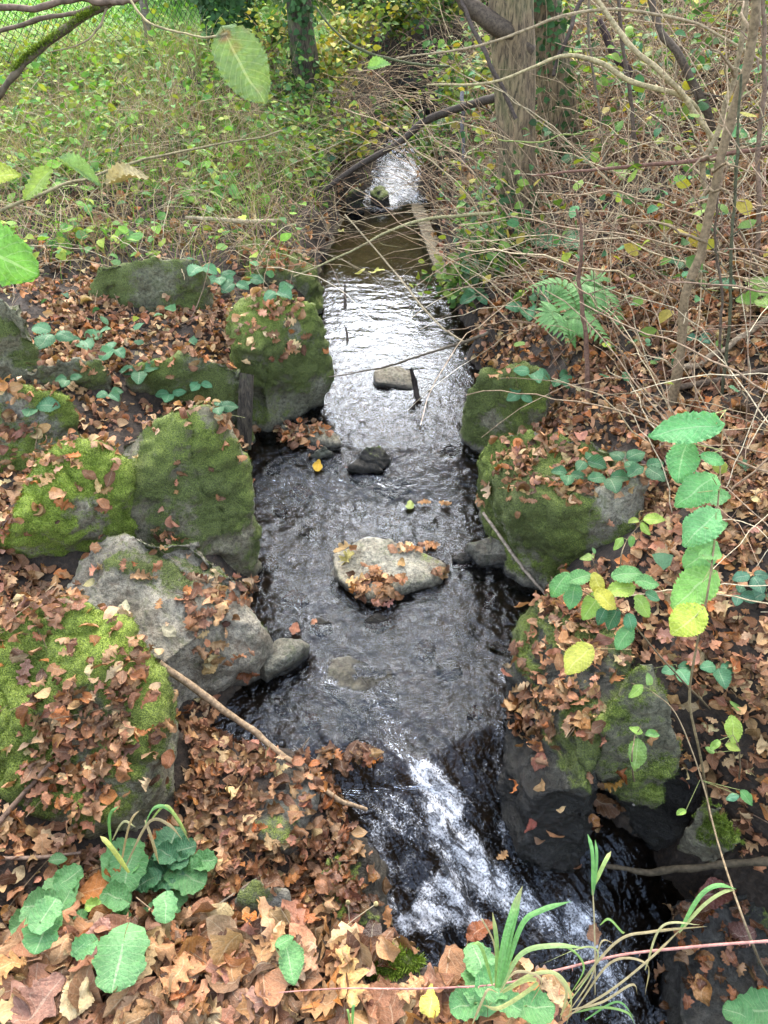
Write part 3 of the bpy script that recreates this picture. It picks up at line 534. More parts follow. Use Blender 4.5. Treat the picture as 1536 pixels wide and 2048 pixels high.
# ------------------------------------------------------------------ leaf shapes (length 1 along +y, face towards +z)
def leaf_shape(kind, nseg, cols, seed, curl=.0, fold=.0, roll=.0, twist=.0, crump=.0, pleat=.0):
    r = np.random.default_rng(seed); t = np.linspace(0, 1, nseg + 1); p = np.pi
    if kind == 'oak': w_ = .29 * np.sin(p * np.clip(t, .02, .985) ** .85) ** .55 * (.72 + .30 * np.cos(2 * p * t * 4.2 + r.uniform(-.6, .6))) + .012
    elif kind == 'beech': w_ = .31 * np.sin(p * t ** .92) ** .8 + .006
    elif kind == 'hazel': w_ = .375 * np.sin(p * np.clip(t, 0, 1) ** .86) ** .62 * (1 - .35 * t ** 4) + .004
    elif kind == 'bramble': w_ = .33 * np.sin(p * t ** .82) ** .75 + .004
    elif kind == 'ivy': w_ = .46 * np.interp(t, [0, .04, .22, .38, .55, .8, 1], [.1, .7, 1, .62, .74, .35, .01])
    elif kind == 'maple': w_ = .5 * np.interp(t, [0, .05, .15, .25, .33, .45, .55, .68, .78, .88, 1], [.05, .3, .75, .45, .55, 1.0, .5, .62, .3, .22, .01])
    elif kind == 'round': w_ = .60 * np.sin(p * np.clip(t, 0, 1) ** .8) ** .45 * (1 - .1 * t ** 6) * (1 + .085 * np.cos(2 * p * t * 3.6 + .6)) + .01
    elif kind == 'lance': w_ = .13 * np.sin(p * t ** .8) ** .8 + .003
    u = np.linspace(-1, 1, cols); U, T = np.meshgrid(u, t)
    W = np.tile(w_[:, None], (1, cols)); Y = T.copy()
    if kind in ('hazel', 'bramble', 'beech', 'round') and nseg >= 10:
        ser = np.where(np.arange(nseg + 1) % 2 == 0, 1.0, dict(beech=.965, round=.965).get(kind, .90)); edge = np.abs(U) > .99
        ser = 1 - (1 - ser) * r.uniform(.3, 1.5, nseg + 1); W = W * np.where(edge, ser[:, None], 1); Y = Y + np.where(edge, .012 * (np.arange(nseg + 1) % 2)[:, None], 0)
    if kind == 'oak': Y = Y + .10 * np.abs(U) * np.sin(p * T) * .6
    if kind in ('round', 'hazel'): Y = Y - .13 * np.abs(U) ** 1.5 * (1 - T) ** 3 * (1 if kind == 'hazel' else 3.4)
    X = U * W * (1 + .12 * r.normal() * np.sign(U) * .5)
    Z = fold * np.abs(X) + roll * (X ** 2) * 2.2
    Z = Z + pleat * np.abs(U) * np.sin(2 * p * (T * 9 - np.abs(U) * 2.6)) * .034
    if crump:
        PP = np.stack([X.ravel(), Y.ravel(), np.full(X.size, seed * .37)], 1)
        Z = Z + crump * .16 * noise(PP * 3.1, seed).reshape(X.shape); Y = Y + crump * .10 * noise(PP * 3.7 + 9, seed).reshape(X.shape); X = X + crump * .09 * noise(PP * 3.3 + 5, seed).reshape(X.shape)
    ang = twist * (Y - .5); X, Z = X * np.cos(ang) - Z * np.sin(ang), X * np.sin(ang) + Z * np.cos(ang)
    if abs(curl) > 1e-3:
        th = curl * (Y - .4); rr = 1 / curl - Z; Y, Z = .4 + rr * np.sin(th), 1 / curl - rr * np.cos(th)
    V = np.stack([X, Y, Z], -1).reshape(-1, 3); I = np.arange((nseg + 1) * cols).reshape(nseg + 1, cols)
    Fc = np.stack([I[:-1, :-1], I[:-1, 1:], I[1:, 1:], I[1:, :-1]], -1).reshape(-1, 4)
    return V, Fc, np.stack([U.ravel(), T.ravel(), np.zeros(U.size)], 1)
def variants(kinds, n, nseg, cols, s0=0, dead=True, **kw):
    out = []; r = np.random.default_rng(100 + s0)
    for i in range(n):
        k = kinds[i % len(kinds)]
        if dead: a = dict(curl=r.normal(0, 1.2), fold=r.normal(.1, .35), roll=r.normal(0, 1.0), twist=r.normal(0, .7), crump=r.uniform(.4, 1.3))
        else: a = dict(curl=-abs(r.normal(0, .5)), fold=r.uniform(0, .35), roll=r.normal(0, .4), twist=r.normal(0, .2), crump=r.uniform(.1, .5))
        a.update(kw); out.append(leaf_shape(k, nseg, cols, s0 + i, **a))
    return out
def basis(n, yaw):
    n = n / (np.linalg.norm(n, axis=1, keepdims=True) + 1e-9)
    ref = np.stack([np.cos(yaw), np.sin(yaw), np.zeros(len(n))], 1)
    y = ref - (ref * n).sum(1, keepdims=True) * n; y /= np.linalg.norm(y, axis=1, keepdims=True) + 1e-9
    x = np.cross(y, n); return np.stack([x, y, n], 2)
def place(bag, T, P, Rm, sc, C, wet=None, cj=.0):
    idx = rng.integers(0, len(T), len(P))
    for k, (V, Fc, U) in enumerate(T):
        s = np.nonzero(idx == k)[0]
        if not len(s): continue
        W = np.einsum('nij,vj->nvi', Rm[s], V) * np.reshape(sc[s], (-1, 1, 1)) + P[s][:, None, :]
        FF = (Fc[None] + (np.arange(len(s)) * len(V))[:, None, None]).reshape(-1, 4)
        UU = np.tile(U, (len(s), 1))
        if wet is not None: UU[:, 2] = np.repeat(wet[s], len(V))
        bag.add(W.reshape(-1, 3), FF, np.repeat(C[s], len(V), 0), UU)
DEADC = np.array([(.38, .20, .11), (.31, .155, .085), (.46, .28, .165), (.36, .18, .12), (.44, .235, .135), (.20, .10, .06), (.52, .34, .21), (.27, .13, .075), (.42, .22, .16), (.42, .17, .06), (.14, .07, .045), (.56, .41, .27)])
def deadcol(n, wet=None, p=None):
    c = DEADC[rng.choice(len(DEADC), n, p=p)] * rng.uniform(.45, 1.3, (n, 1)); c = c * (1 + rng.normal(0, .06, (n, 3))) * [1.16, 1.08, .84]
    if wet is not None: c = c * (1 - .55 * wet[:, None]) * (1 - wet[:, None] * np.array([0, .12, .15]))
    return np.clip(c, .01, .8)
T_NEAR = variants(['oak', 'beech', 'oak', 'beech', 'oak', 'maple'], 18, 14, 5, 0)
T_MID = variants(['oak', 'beech', 'oak', 'beech'], 14, 9, 3, 40)
T_LOW = variants(['oak', 'beech'], 10, 5, 3, 80)

# ---- where the litter lies: soft masks looked up by where a ground point shows in the photograph
def inside(px, py, poly):
    c = np.zeros(px.shape, bool); n = len(poly)
    for i in range(n):
        x1_, y1_ = poly[i]; x2_, y2_ = poly[(i + 1) % n]
        if y1_ == y2_: continue
        cr = ((y1_ > py) != (y2_ > py)) & (px < (x2_ - x1_) * (py - y1_) / (y2_ - y1_) + x1_); c ^= cr
    return c
def dens(px, py, base, polys, jit=14):
    jx = px + rng.normal(0, jit, px.shape); jy = py + rng.normal(0, jit, px.shape); d = base.copy()
    for v, poly in polys: d = np.where(inside(jx, jy, poly), v, d)
    return d
LITTER = [
    (.75, [(-900, 380), (430, 400), (520, 470), (420, 560), (250, 600), (-900, 600)]),
    (.02, [(190, 505), (425, 510), (430, 600), (190, 600)]), (.05, [(455, 560), (650, 560), (665, 850), (455, 850)]),
    (.03, [(-900, 590), (60, 590), (65, 760), (-900, 760)]),
    (1.2, [(50, 585), (440, 590), (515, 720), (490, 745), (330, 728), (200, 748), (60, 705)]),
    (.8, [(500, 600), (590, 585), (600, 640), (560, 690), (500, 660)]),
    (.25, [(520, 640), (620, 620), (600, 700), (540, 720)]),
    (.08, [(230, 750), (480, 740), (495, 800), (230, 800)]),
    (1.2, [(-900, 745), (110, 760), (135, 800), (60, 850), (40, 930), (-20, 960), (-900, 1000)]), (.05, [(90, 800), (160, 800), (160, 880), (80, 900)]),
    (1.2, [(130, 838), (255, 830), (240, 865), (180, 890), (130, 905), (100, 960), (70, 970), (60, 900)]),
    (.02, [(235, 850), (420, 815), (505, 960), (500, 1165), (245, 1055)]), (.08, [(20, 1000), (140, 890), (245, 895), (245, 1060), (130, 1190), (30, 1100)]),
    (1.0, [(-900, 1080), (20, 1070), (110, 1190), (80, 1240), (0, 1330), (-900, 1330)]),
    (.03, [(120, 1180), (250, 1060), (410, 1060), (530, 1250), (490, 1350), (310, 1450), (315, 1360)]),
    (.45, [(370, 1150), (440, 1150), (470, 1310), (400, 1330)]), (.4, [(320, 1065), (420, 1070), (430, 1100), (340, 1110)]),
    (.12, [(-60, 1330), (60, 1215), (235, 1240), (320, 1370), (310, 1690), (215, 1690), (0, 1640)]),
    (.85, [(60, 1420), (190, 1350), (270, 1280), (290, 1370), (270, 1500), (215, 1640), (-20, 1660), (60, 1540)]),
    (.02, [(265, 1430), (315, 1400), (300, 1690), (225, 1690)]),
    (1.25, [(310, 1440), (420, 1490), (560, 1530), (660, 1540), (705, 1650), (690, 1700), (660, 1790), (700, 1870), (940, 1885), (1140, 1950), (1140, 2200), (-900, 2200), (-900, 1660), (210, 1690), (300, 1690)]),
    (.25, [(500, 1550), (610, 1560), (640, 1660), (520, 1690)]), (.1, [(470, 1755), (600, 1755), (600, 1830), (480, 1830)]), (.08, [(715, 1720), (765, 1740), (765, 1860), (720, 1870)]),
    (1.3, [(490, 845), (650, 850), (655, 880), (630, 910), (600, 945), (495, 945)]),
    (.9, [(665, 1505), (760, 1500), (770, 1540), (640, 1535)]),
    (.7, [(1000, 870), (1130, 862), (1150, 930), (1130, 965), (1050, 1010), (1000, 950)]), (.03, [(950, 870), (1010, 860), (1000, 960), (1060, 1010), (1200, 970), (1290, 960), (1290, 1130), (1080, 1160), (960, 980)]),
    (.05, [(1135, 868), (1260, 880), (1280, 930), (1150, 940)]), (1.1, [(955, 1030), (1030, 1045), (1080, 1170), (1040, 1160), (1000, 1080)]),
    (.05, [(930, 770), (1000, 720), (1110, 730), (1100, 830), (1000, 850), (940, 840)]), (.6, [(990, 740), (1010, 735), (1040, 770), (985, 800)]),
    (.3, [(1000, 1300), (1110, 1190), (1240, 1240), (1250, 1380), (1180, 1500), (1030, 1500)]), (1.0, [(1100, 1200), (1240, 1250), (1260, 1330), (1180, 1480), (1040, 1490), (1020, 1410), (1130, 1330)]),
    (.05, [(1000, 1500), (1190, 1490), (1190, 1740), (1040, 1740)]), (.05, [(1195, 1310), (1350, 1310), (1350, 1580), (1195, 1520)]),
    (.10, [(1180, 1500), (1400, 1560), (1390, 1700), (1180, 1730)]), (.75, [(1180, 1530), (1240, 1530), (1270, 1640), (1180, 1660)]),
    (.8, [(1270, 1760), (1440, 1740), (1480, 1850), (1420, 1960), (1330, 2060), (1280, 1920)]), (.25, [(1440, 1740), (2200, 1740), (2200, 2200), (1350, 2200), (1420, 1960)]),
]
def base_litter(x, y):
    b = np.where(x < xl(y), np.interp(y, [4.6, 5.4, 9], [1.2, .30, .12]), np.where(x > xr(y), np.interp(y, [4.5, 8, 11], [1.5, .8, .5]), .012))
    b = np.where((x > xl(y)) & (x < xr(y)) & (y > .7), .012, b); return np.where(y > 9.5, b * .3, b)
def scatter(n, xlo, xhi, ylo, yhi, fn):
    x = rng.uniform(xlo, xhi, n); y = rng.uniform(ylo, yhi, n); P, Nn, ok = drop(x, y)
    px, py, dep = proj(P); keep = ok & (rng.random(n) < fn(P, Nn, px, py)) & (px > -500) & (px < 2036) & (py > -250) & (py < 2350) & (dep > .2)
    return P[keep], Nn[keep], px[keep], py[keep], dep[keep]
def lit_fn(P, Nn, px, py):
    d = dens(px, py, base_litter(P[:, 0], P[:, 1]), LITTER)
    steep = sst(.05, .4, Nn[:, 2]); under = P[:, 2] < wl(P[:, 0], P[:, 1]) - .005
    return np.where(under, 0, d * steep / np.clip(Nn[:, 2], .62, 1)) * np.clip(.75 + .5 * fbm2(P[:, 0], P[:, 1], 2.5, 3, 123), .2, 1.4) / 1.3
wet_zones = [(.9, [(640, 1480), (780, 1480), (720, 1700), (770, 1900), (1140, 1900), (1140, 1980), (800, 1920), (640, 1880), (640, 1600), (560, 1540)]), (.85, [(1260, 1730), (2200, 1730), (2200, 2300), (1300, 2300)]), (.8, [(1180, 1490), (1300, 1530), (1270, 1700), (1170, 1700)]),
             (.5, [(1000, 1380), (1130, 1420), (1190, 1500), (1020, 1500)]), (.5, [(960, 1020), (1060, 1040), (1080, 1180), (1000, 1110)]), (.35, [(310, 1440), (640, 1520), (640, 1800), (500, 1780), (310, 1560)])]
litter = Bag()
for (n, ylo, yhi, xlo, xhi, T, s0, s1, lift) in [(9500, -.25, .75, -1.3, .9, T_NEAR, .045, .085, .03), (31000, .55, 2.3, -1.9, 2.3, T_NEAR, .035, .07, .028), (42000, 2.3, 4.6, -3, 4.2, T_MID, .035, .07, .03), (36000, 4.6, 9.5, -5, 6.5, T_LOW, .04, .08, .05)]:
    P, Nn, px, py, dep = scatter(n, xlo, xhi, ylo, yhi, lit_fn); k = len(P)
    nrm = Nn * .9 + rng.normal(0, .38, (k, 3)) + [0, 0, .15]; nrm[:, 2] = np.abs(nrm[:, 2]) * np.where(rng.random(k) < .35, -1, 1)
    Rm = basis(nrm, rng.random(k) * 6.283); sc = rng.uniform(s0, s1, k) * np.where(rng.random(k) < .25, .65, 1)
    wet = dens(px, py, np.zeros(k), wet_zones); P = P + Nn * (rng.random(k)[:, None] ** 1.3 * lift + .005) - Rm[:, :, 1] * sc[:, None] * .5
    place(litter, T, P, Rm, sc, deadcol(k, wet) * (.80 if T is T_NEAR and n < 12000 else 1), wet)
o = litter.make('fallen_leaves', M_DEAD, origin=None); setp(o, 'carpet of brown autumn oak and beech leaves over banks and stones', 'fallen leaves', kind='stuff')
print('litter faces', len(o.data.polygons))
# little twigs and crumbs lying in the litter
tw = Bag(); P, Nn, *_ = scatter(5200, -3, 4.5, -.2, 8, lambda P, Nn, px, py: lit_fn(P, Nn, px, py) * .8); k = len(P)
d = basis(Nn + rng.normal(0, .25, (k, 3)), rng.random(k) * 6.283)[:, :, 1]; ln = rng.uniform(.03, .22, k) ** 1.0
t = np.linspace(-.5, .5, 6); bend = rng.normal(0, .12, (k, 1, 3)) * (t ** 2)[None, :, None]
PP = P[:, None, :] + Nn[:, None, :] * .018 + (d[:, None, :] * t[None, :, None] + bend) * ln[:, None, None]
V, Fc, U = tubes(PP, rng.uniform(.0007, .0024, k)[:, None] * np.linspace(1, .6, 6)[None], 4)
tw.add(V, Fc, rep(np.array([.20, .14, .085]) * rng.uniform(.4, 1.6, (k, 1)), 24), U)
setp(tw.make('twig_litter', M_STEM, origin=None), 'thin dry twigs scattered through the brown leaf litter', 'twigs', kind='stuff')
# ------------------------------------------------------------------ trees
def PY(px, py, y):
    d = ray(px, py); return CAMP + d * (y / d[1])
def trunk_geo(pts, rad, k=26, m=70, seed=0, rough=.12):
    P = crom(pts, m)[None]; r = np.interp(np.linspace(0, 1, m), np.linspace(0, 1, len(rad)), rad)
    V, Fc, U = tubes(P, r[None], k); c = np.repeat(P[0], k, 0); d = V - c; rr = np.linalg.norm(d, axis=1, keepdims=True) + 1e-9
    a = U[:, :1] * 6.283
    q = np.hstack([np.cos(a) * 1.6, np.sin(a) * 1.6, V[:, 2:3] * .9])
    V = V + d * (rough * fbm(q, 1.2, 4, seed))[:, None] + d / rr * (.012 * (np.abs(fbm(np.hstack([np.cos(a) * 5, np.sin(a) * 5, V[:, 2:3] * 1.2]), 1.3, 3, seed + 4)) - .3))[:, None]
    return V, Fc, U
def ivy_part(parent, pts, rad, n, seed, size=.045, frac=(0, 1)):
    t = rng.uniform(frac[0], frac[1], n); P = crom(pts, 80)[(t * 79).astype(int)]; a = rng.normal(-1.7, 1.3, n)
    nn = np.stack([np.cos(a), np.sin(a), np.full(n, .25)], 1); P = P + nn * (rad * 1.05 + rng.random((n, 1)) * .05)
    b = Bag(); c = np.array([.035, .09, .03]) * rng.uniform(.6, 1.9, (n, 1)) + rng.random((n, 1)) * np.array([.02, .03, .005])
    Rm = basis(nn + rng.normal(0, .35, (n, 3)), rng.normal(-1.57, .8, n)); place(b, T_IVY, P, Rm, rng.uniform(.6, 1.2, n) * size, c)
    o = b.make('ivy', M_FAR, parent=parent); o['kind'] = 'stuff'; return o
T_IVY = variants(['ivy'], 5, 6, 3, 200, dead=False); T_SM = variants(['beech', 'bramble'], 8, 5, 3, 220, dead=False)
T_BR = variants(['bramble'], 6, 12, 5, 240, dead=False, pleat=.8); T_HZ = variants(['hazel'], 6, 12, 5, 260, dead=False, pleat=1)
def crown_part(root, centre, rad, n, cols, seed, size=.075, nl=9, start=None, lrad=.035):
    c = np.array(centre, float); rad = np.array(rad, float); r = np.random.default_rng(seed)
    ends = c + r.normal(0, .5, (nl, 3)) * rad; s = np.tile(start, (nl, 1)); t = np.linspace(0, 1, 14)[None, :, None]
    PP = s[:, None, :] * (1 - t) + ends[:, None, :] * t + (np.sin(t * 3.14) * r.normal(0, .18, (nl, 1, 3)) + np.sin(t * 9) * .05 * r.normal(0, 1, (nl, 1, 3)))
    for i in range(nl):
        V, Fc, U = tubes(PP[i:i + 1], np.linspace(lrad, .008, 14)[None], 7)
        b = Bag(); b.add(V, Fc, (.10, .08, .055), U); b.make('limb', M_STEM, parent=root)
    cen = ends[r.integers(0, nl, 34)] + r.normal(0, .22, (34, 3)) * rad; k = r.integers(0, 34, n)
    P = cen[k] + r.normal(0, 1, (n, 3)) * .16 * rad.mean() * r.uniform(.4, 1.6, (34, 1))[k]
    col = np.array(cols)[r.integers(0, len(cols), n)] * r.uniform(.6, 1.4, (n, 1))
    b = Bag(); place(b, T_SM, P, basis(r.normal(0, 1, (n, 3)) + [0, 0, .8], r.random(n) * 6.28), r.uniform(.6, 1.3, n) * size, col)
    o = b.make('crown', M_FAR, parent=root); o['kind'] = 'stuff'
YG = [(.30, .36, .05), (.20, .30, .05), (.45, .42, .05), (.12, .22, .05), (.38, .30, .06)]
GR = [(.07, .16, .04), (.12, .24, .05), (.05, .11, .04), (.18, .30, .06)]
def tree(name, label, cat, pix, y0, rad, bark, top=6.0, lean=(0, 0), group=None, ivy=None, crown=None, k=26, rough=.12, base=None):
    pts = [PY(a, b, y0) for a, b in pix]; g = pts[0].copy()
    P_, n_, ok = drop(np.array([g[0]]), np.array([g[1]])); g = P_[0]; pts[0] = g - [0, 0, .08]
    d = pts[-1] - pts[-2]; d /= np.linalg.norm(d); e = pts[-1].copy()
    while e[2] < top: e = e + (d * .8 + np.array([rng.normal(0, .04), rng.normal(0, .04), .15])) ; pts.append(e.copy())
    root = thing(name, label, cat, g, group)
    rads = [rad * 1.35, rad * 1.04] + [rad * (1 - .55 * i / len(pts)) for i in range(1, len(pts))]
    V, Fc, U = trunk_geo(pts, rads, k, 90, int(pix[0][0]), rough); obj('trunk', V, Fc, bark, None, root)
    if ivy: ivy_part(root, pts, rad, ivy[0], 1, ivy[1], ivy[2])
    if crown: crown_part(root, crown[0], crown[1], crown[2], crown[3], int(pix[0][0]), nl=crown[4], start=pts[-2])
    return root, pts
tree('tree', 'thick pale barked tree trunk standing on the right bank of the creek', 'tree', [(1050, 500), (1040, 400), (1030, 200), (1022, 0), (1022, -200)], 5.3, .138, M_BARK, ivy=(90, .045, (.0, .2)), crown=((.2, 6.2, 6.0), (2.2, 2.2, .8), 9000, YG, 14))
tree('tree', 'ivy clad trunk leaning left just behind the thick pale trunk', 'tree', [(1180, 520), (1140, 330), (1105, 150), (1085, 0), (1060, -200)], 6.0, .135, M_BARK, ivy=(420, .05, (.05, .45)), crown=((2.4, 7.2, 6.2), (2.2, 2.4, .8), 8000, YG, 12))
tree('tree', 'slim dark trunk with a skirt of roots above the left bank near the cascade', 'tree', [(628, 290), (615, 170), (603, 60), (598, 0), (590, -120)], 8.3, .125, M_BARKD, ivy=(260, .06, (.0, .4)), crown=((-.6, 8.8, 5.8), (2.2, 1.8, .8), 9000, YG, 14))
tree('tree', 'dark ivy wrapped trunk at the top edge beside the end of the fence', 'tree', [(500, 230), (480, 130), (462, 50), (450, 0), (440, -100)], 8.9, .23, M_BARKD, ivy=(1500, .075, (.0, .45)), crown=((-2.4, 9.0, 6.2), (2.2, 2.0, .8), 6000, YG, 10))
# woodland behind, out over the end of the creek: seen mirrored in the water
for i, (x, y, h_, lb) in enumerate([(-.6, 14.5, 3.9, 'tree beyond the culvert, left of the one above the creek,  mirrored in the channel'), (1.0, 13.4, 3.6, 'tree beyond the culvert, straight above the creek, mirrored in the channel'), (2.9, 13.2, 4.0, 'tree beyond the culvert on the right slope, mirrored in the channel'), (4.6, 11.5, 4.6, 'tall tree high on the right slope beyond the shrubs')]):
    P_, _, _ = drop(np.array([x]), np.array([y])); g = P_[0]; root = thing('tree', lb, 'tree', g)
    pts = [g - [0, 0, .1], g + [.05, 0, 1], g + [-.05, .1, 2.4], g + [.1, .1, h_ * .62]]
    V, Fc, U = trunk_geo(pts, [.2, .14, .12, .09], 16, 40, i, .1); obj('trunk', V, Fc, M_BARKD, None, root)
    crown_part(root, g + [0, 0, h_ * .58], (1.7, 1.2, h_ * .30), 7500, GR + YG[:3], 300 + i, size=.12, nl=10, start=pts[2])

# thicket closing the view beyond the culvert
tg = np.array([.9, 12.4, 1.1]); tr = thing('thicket', 'dense green thicket closing the top centre beyond the culvert', 'thicket', tg)
nT = 17000; P = np.stack([rng.uniform(-3.2, 6.5, nT), rng.normal(12.4, .45, nT), rng.uniform(0, 1, nT) ** .8], 1)
P[:, 2] = 1.0 + P[:, 2] * (2.35 + .5 * fbm2(P[:, 0], P[:, 1] * 0, 1.1, 3, 911)) + .25 * np.maximum(P[:, 0] - 2, 0)
bt = Bag(); place(bt, T_SM, P, basis(rng.normal(0, .8, (nT, 3)) + [0, -.4, .7], rng.random(nT) * 6.28), rng.uniform(.07, .17, nT), np.array(GR + GR + YG[:2])[rng.integers(0, 10, nT)] * rng.uniform(.5, 1.4, (nT, 1)))
o = bt.make('foliage', M_FAR, parent=tr); o['kind'] = 'stuff'
for i in range(14):
    x_ = rng.uniform(-3, 6); b = Bag(); V, Fc, U = tubes(np.array([[[x_, 12.4, .9], [x_ + rng.normal(0, .2), 12.4, 2.0], [x_ + rng.normal(0, .5), 12.4, 3.1]]]), np.array([[.03, .02, .008]]), 6); b.add(V, Fc, (.10, .08, .06), U); b.make('stem', M_STEM, parent=tr)

# ------------------------------------------------------------------ fence at the meadow
fx = [(-1.9 - 2.1, 7.6), (-3.16 + .02, 8.55), (-1.55, 9.55)]
A = PY(-60, 190, 7.7); Bp = PY(310, 148, 8.9); Cp = PY(430, 118, 9.7)
fr = thing('wire_fence', 'grey chain link fence with weathered posts along the bright green meadow', 'fence', (Bp[0], Bp[1], .95))
def gz(x, y): return float(height(np.array([x]), np.array([y]))[0])
def fpt(s):
    return (A * (1 - s * 2) + Bp * s * 2) if s < .5 else (Bp * (2 - 2 * s) + Cp * (2 * s - 1))
A2 = A + (A - Bp) * .5
for q in (A2 * .35 + Bp * .65 if False else A2, A, Bp, Cp):
    z = gz(q[0], q[1]); V, Fc, U = tubes(np.array([[[q[0], q[1], z - .1], [q[0] + .01, q[1], z + .6], [q[0] + .015, q[1], z + 1.35]]]), np.array([[.042, .040, .038]]), 9)
    b = Bag(); b.add(V, Fc, (.20, .17, .14), U); b.make('post', M_STEM, parent=fr)
segs = []
for (a, c) in ((A2, A), (A, Bp), (Bp, Cp)):
    Ln = np.hypot(*(c - a)[:2]); n = int(Ln / .075); H_ = 1.15
    for i in range(-int(H_ / .075), n):
        for sgn in (1, -1):
            s0, s1 = (i * .075, i * .075 + H_); z0, z1 = (0, H_) if sgn > 0 else (H_, 0)
            f0, f1 = max(0, -s0) / H_, 1 - max(0, s1 - Ln) / H_
            if f1 <= f0: continue
            q = []
            for f in (f0, (f0 + f1) / 2, f1):
                s = (s0 + f * H_) / Ln; p = a * (1 - s) + c * s; q.append([p[0], p[1], gz(p[0], p[1]) + .02 + z0 + (z1 - z0) * f])
            segs.append(q)
V, Fc, U = tubes(np.array(segs), .0032, 3); b = Bag(); b.add(V, Fc, (.05, .06, .05), U); b.make('wire_mesh', M_STEM, parent=fr)

# ------------------------------------------------------------------ grass and weeds
def grass_fn(zone): return lambda P, Nn, px, py: dens(px, py, np.zeros(len(px)), zone, 22) * (P[:, 2] > wl(P[:, 0], P[:, 1]) + .02)
def blades(n, box, zone, h, cols, wid, droop=.6, m=6):
    P, Nn, px, py, dep = scatter(n, *box, grass_fn(zone)); k = len(P); a = rng.random(k) * 6.283; hh = rng.uniform(*h, k)
    t = np.linspace(0, 1, m); out = np.stack([np.cos(a), np.sin(a), 0 * a], 1)
    lean = rng.uniform(.15, 1.0, k) * droop
    PP = P[:, None, :] + hh[:, None, None] * (np.array([0, 0, 1.])[None, None] * (t - .45 * lean[:, None] * t ** 2.5)[..., None] + out[:, None, :] * (lean[:, None] * t ** 1.8)[..., None])
    PP += rng.normal(0, .03, (k, 1, 3)) * (hh[:, None] * np.sin(t * 5)[None])[..., None]
    W = rng.uniform(*wid, k)[:, None] * np.linspace(1, .15, m)[None]
    C = np.array(cols)[rng.integers(0, len(cols), k)] * rng.uniform(.65, 1.35, (k, 1)); V, Fc, U = ribbons(PP, W, fold=.3); U[:, 2] = 0; U[:, 0] = .5
    return V, Fc, rep(C, 3 * m), U
MEADOW = [(1, [(-900, -300), (415, -300), (415, 110), (300, 150), (0, 175), (-900, 175)])]
b = Bag(); b.add(*blades(42000, (-9, -.8, 7.2, 17), MEADOW, (.05, .13), [(.10, .30, .02), (.16, .38, .035), (.07, .22, .02)], (.003, .006), 1.0, 4))
setp(b.make('meadow_grass', M_FAR, origin=None), 'short bright green grass of the meadow behind the fence', 'grass', kind='stuff')
LEFTG = [(1, [(-900, 130), (420, 100), (640, 180), (700, 330), (640, 410), (520, 440), (300, 390), (-900, 420)]), (.45, [(-900, 400), (520, 420), (600, 500), (430, 540), (-900, 580)])]
TAN = [(.42, .33, .19), (.34, .25, .14), (.50, .42, .27), (.27, .20, .11)]
b = Bag(); b.add(*blades(17000, (-6, .6, 4.2, 10.5), LEFTG, (.16, .55), TAN, (.0018, .0038), 1.1, 7)); b.add(*blades(16000, (-6, .6, 4.2, 10.5), LEFTG, (.10, .34), [(.20, .42, .05), (.32, .52, .08), (.15, .30, .04)], (.002, .0042), 1.0, 6))
b.add(*blades(3500, (-6, 6, 9, 13), [(1, [(400, -300), (2200, -300), (2200, 60), (900, 60), (700, 130), (420, 130)])], (.1, .35), [(.13, .25, .04), (.3, .26, .12)], (.003, .005), 1.0, 5))
setp(b.make('bank_grass', M_FAR, origin=None), 'tangled dry and green grass on the upper left bank', 'grass', kind='stuff')
def herb(n, box, zone, size, cols, T, h=(.02, .18), flat=.9):
    P, Nn, px, py, dep = scatter(n, *box, grass_fn(zone)); k = len(P); cl = fbm2(P[:, 0], P[:, 1], 3.2, 3, 401); s = rng.random(k) < np.clip(.5 + 1.5 * cl, .04, 1); P, Nn = P[s], Nn[s]; k = len(P)
    P = P + [0, 0, 1] * rng.uniform(*h, (k, 1)); Rm = basis(Nn * .3 + [0, 0, flat] + rng.normal(0, .45, (k, 3)), rng.random(k) * 6.283)
    C = np.array(cols)[rng.integers(0, len(cols), k)] * rng.uniform(.65, 1.35, (k, 1)); b = Bag(); place(b, T, P, Rm, rng.uniform(*size, k), C); return b
b = herb(24000, (-6, .6, 4.2, 10.5), LEFTG, (.045, .11), [(.16, .36, .05), (.26, .48, .07), (.11, .27, .06), (.38, .48, .07), (.17, .36, .12)], T_SM)
setp(b.make('nettle_undergrowth', M_FAR, origin=None), 'low green leafy weeds among the dry grass of the left bank', 'weeds', kind='stuff')
IVYZ = [(.8, [(1090, -300), (2200, -300), (2200, 330), (1400, 330), (1200, 330), (1090, 200)]), (.5, [(880, 180), (1000, 180), (1000, 560), (930, 700), (880, 560)]), (.35, [(950, 330), (2200, 330), (2200, 640), (1000, 650)]), (.22, [(1150, 640), (2200, 640), (2200, 1500), (1400, 1700), (1300, 1200)]),
        (1, [(560, 60), (980, 60), (980, 300), (900, 400), (860, 330), (730, 320), (700, 420), (640, 440), (560, 250)]), (.35, [(430, 560), (600, 560), (520, 620)]), (.25, [(60, 560), (500, 640), (420, 700), (60, 700)])]
b = herb(20000, (-4, 8, .8, 11), IVYZ, (.035, .075), [(.07, .17, .08), (.12, .28, .11), (.2, .34, .09), (.05, .14, .06), (.36, .42, .06), (.15, .30, .15)], T_IVY + T_SM, (.03, .22))
setp(b.make('ivy_undergrowth', M_FAR, origin=None), 'ivy and small green leaves creeping over the right slope', 'ivy', kind='stuff')

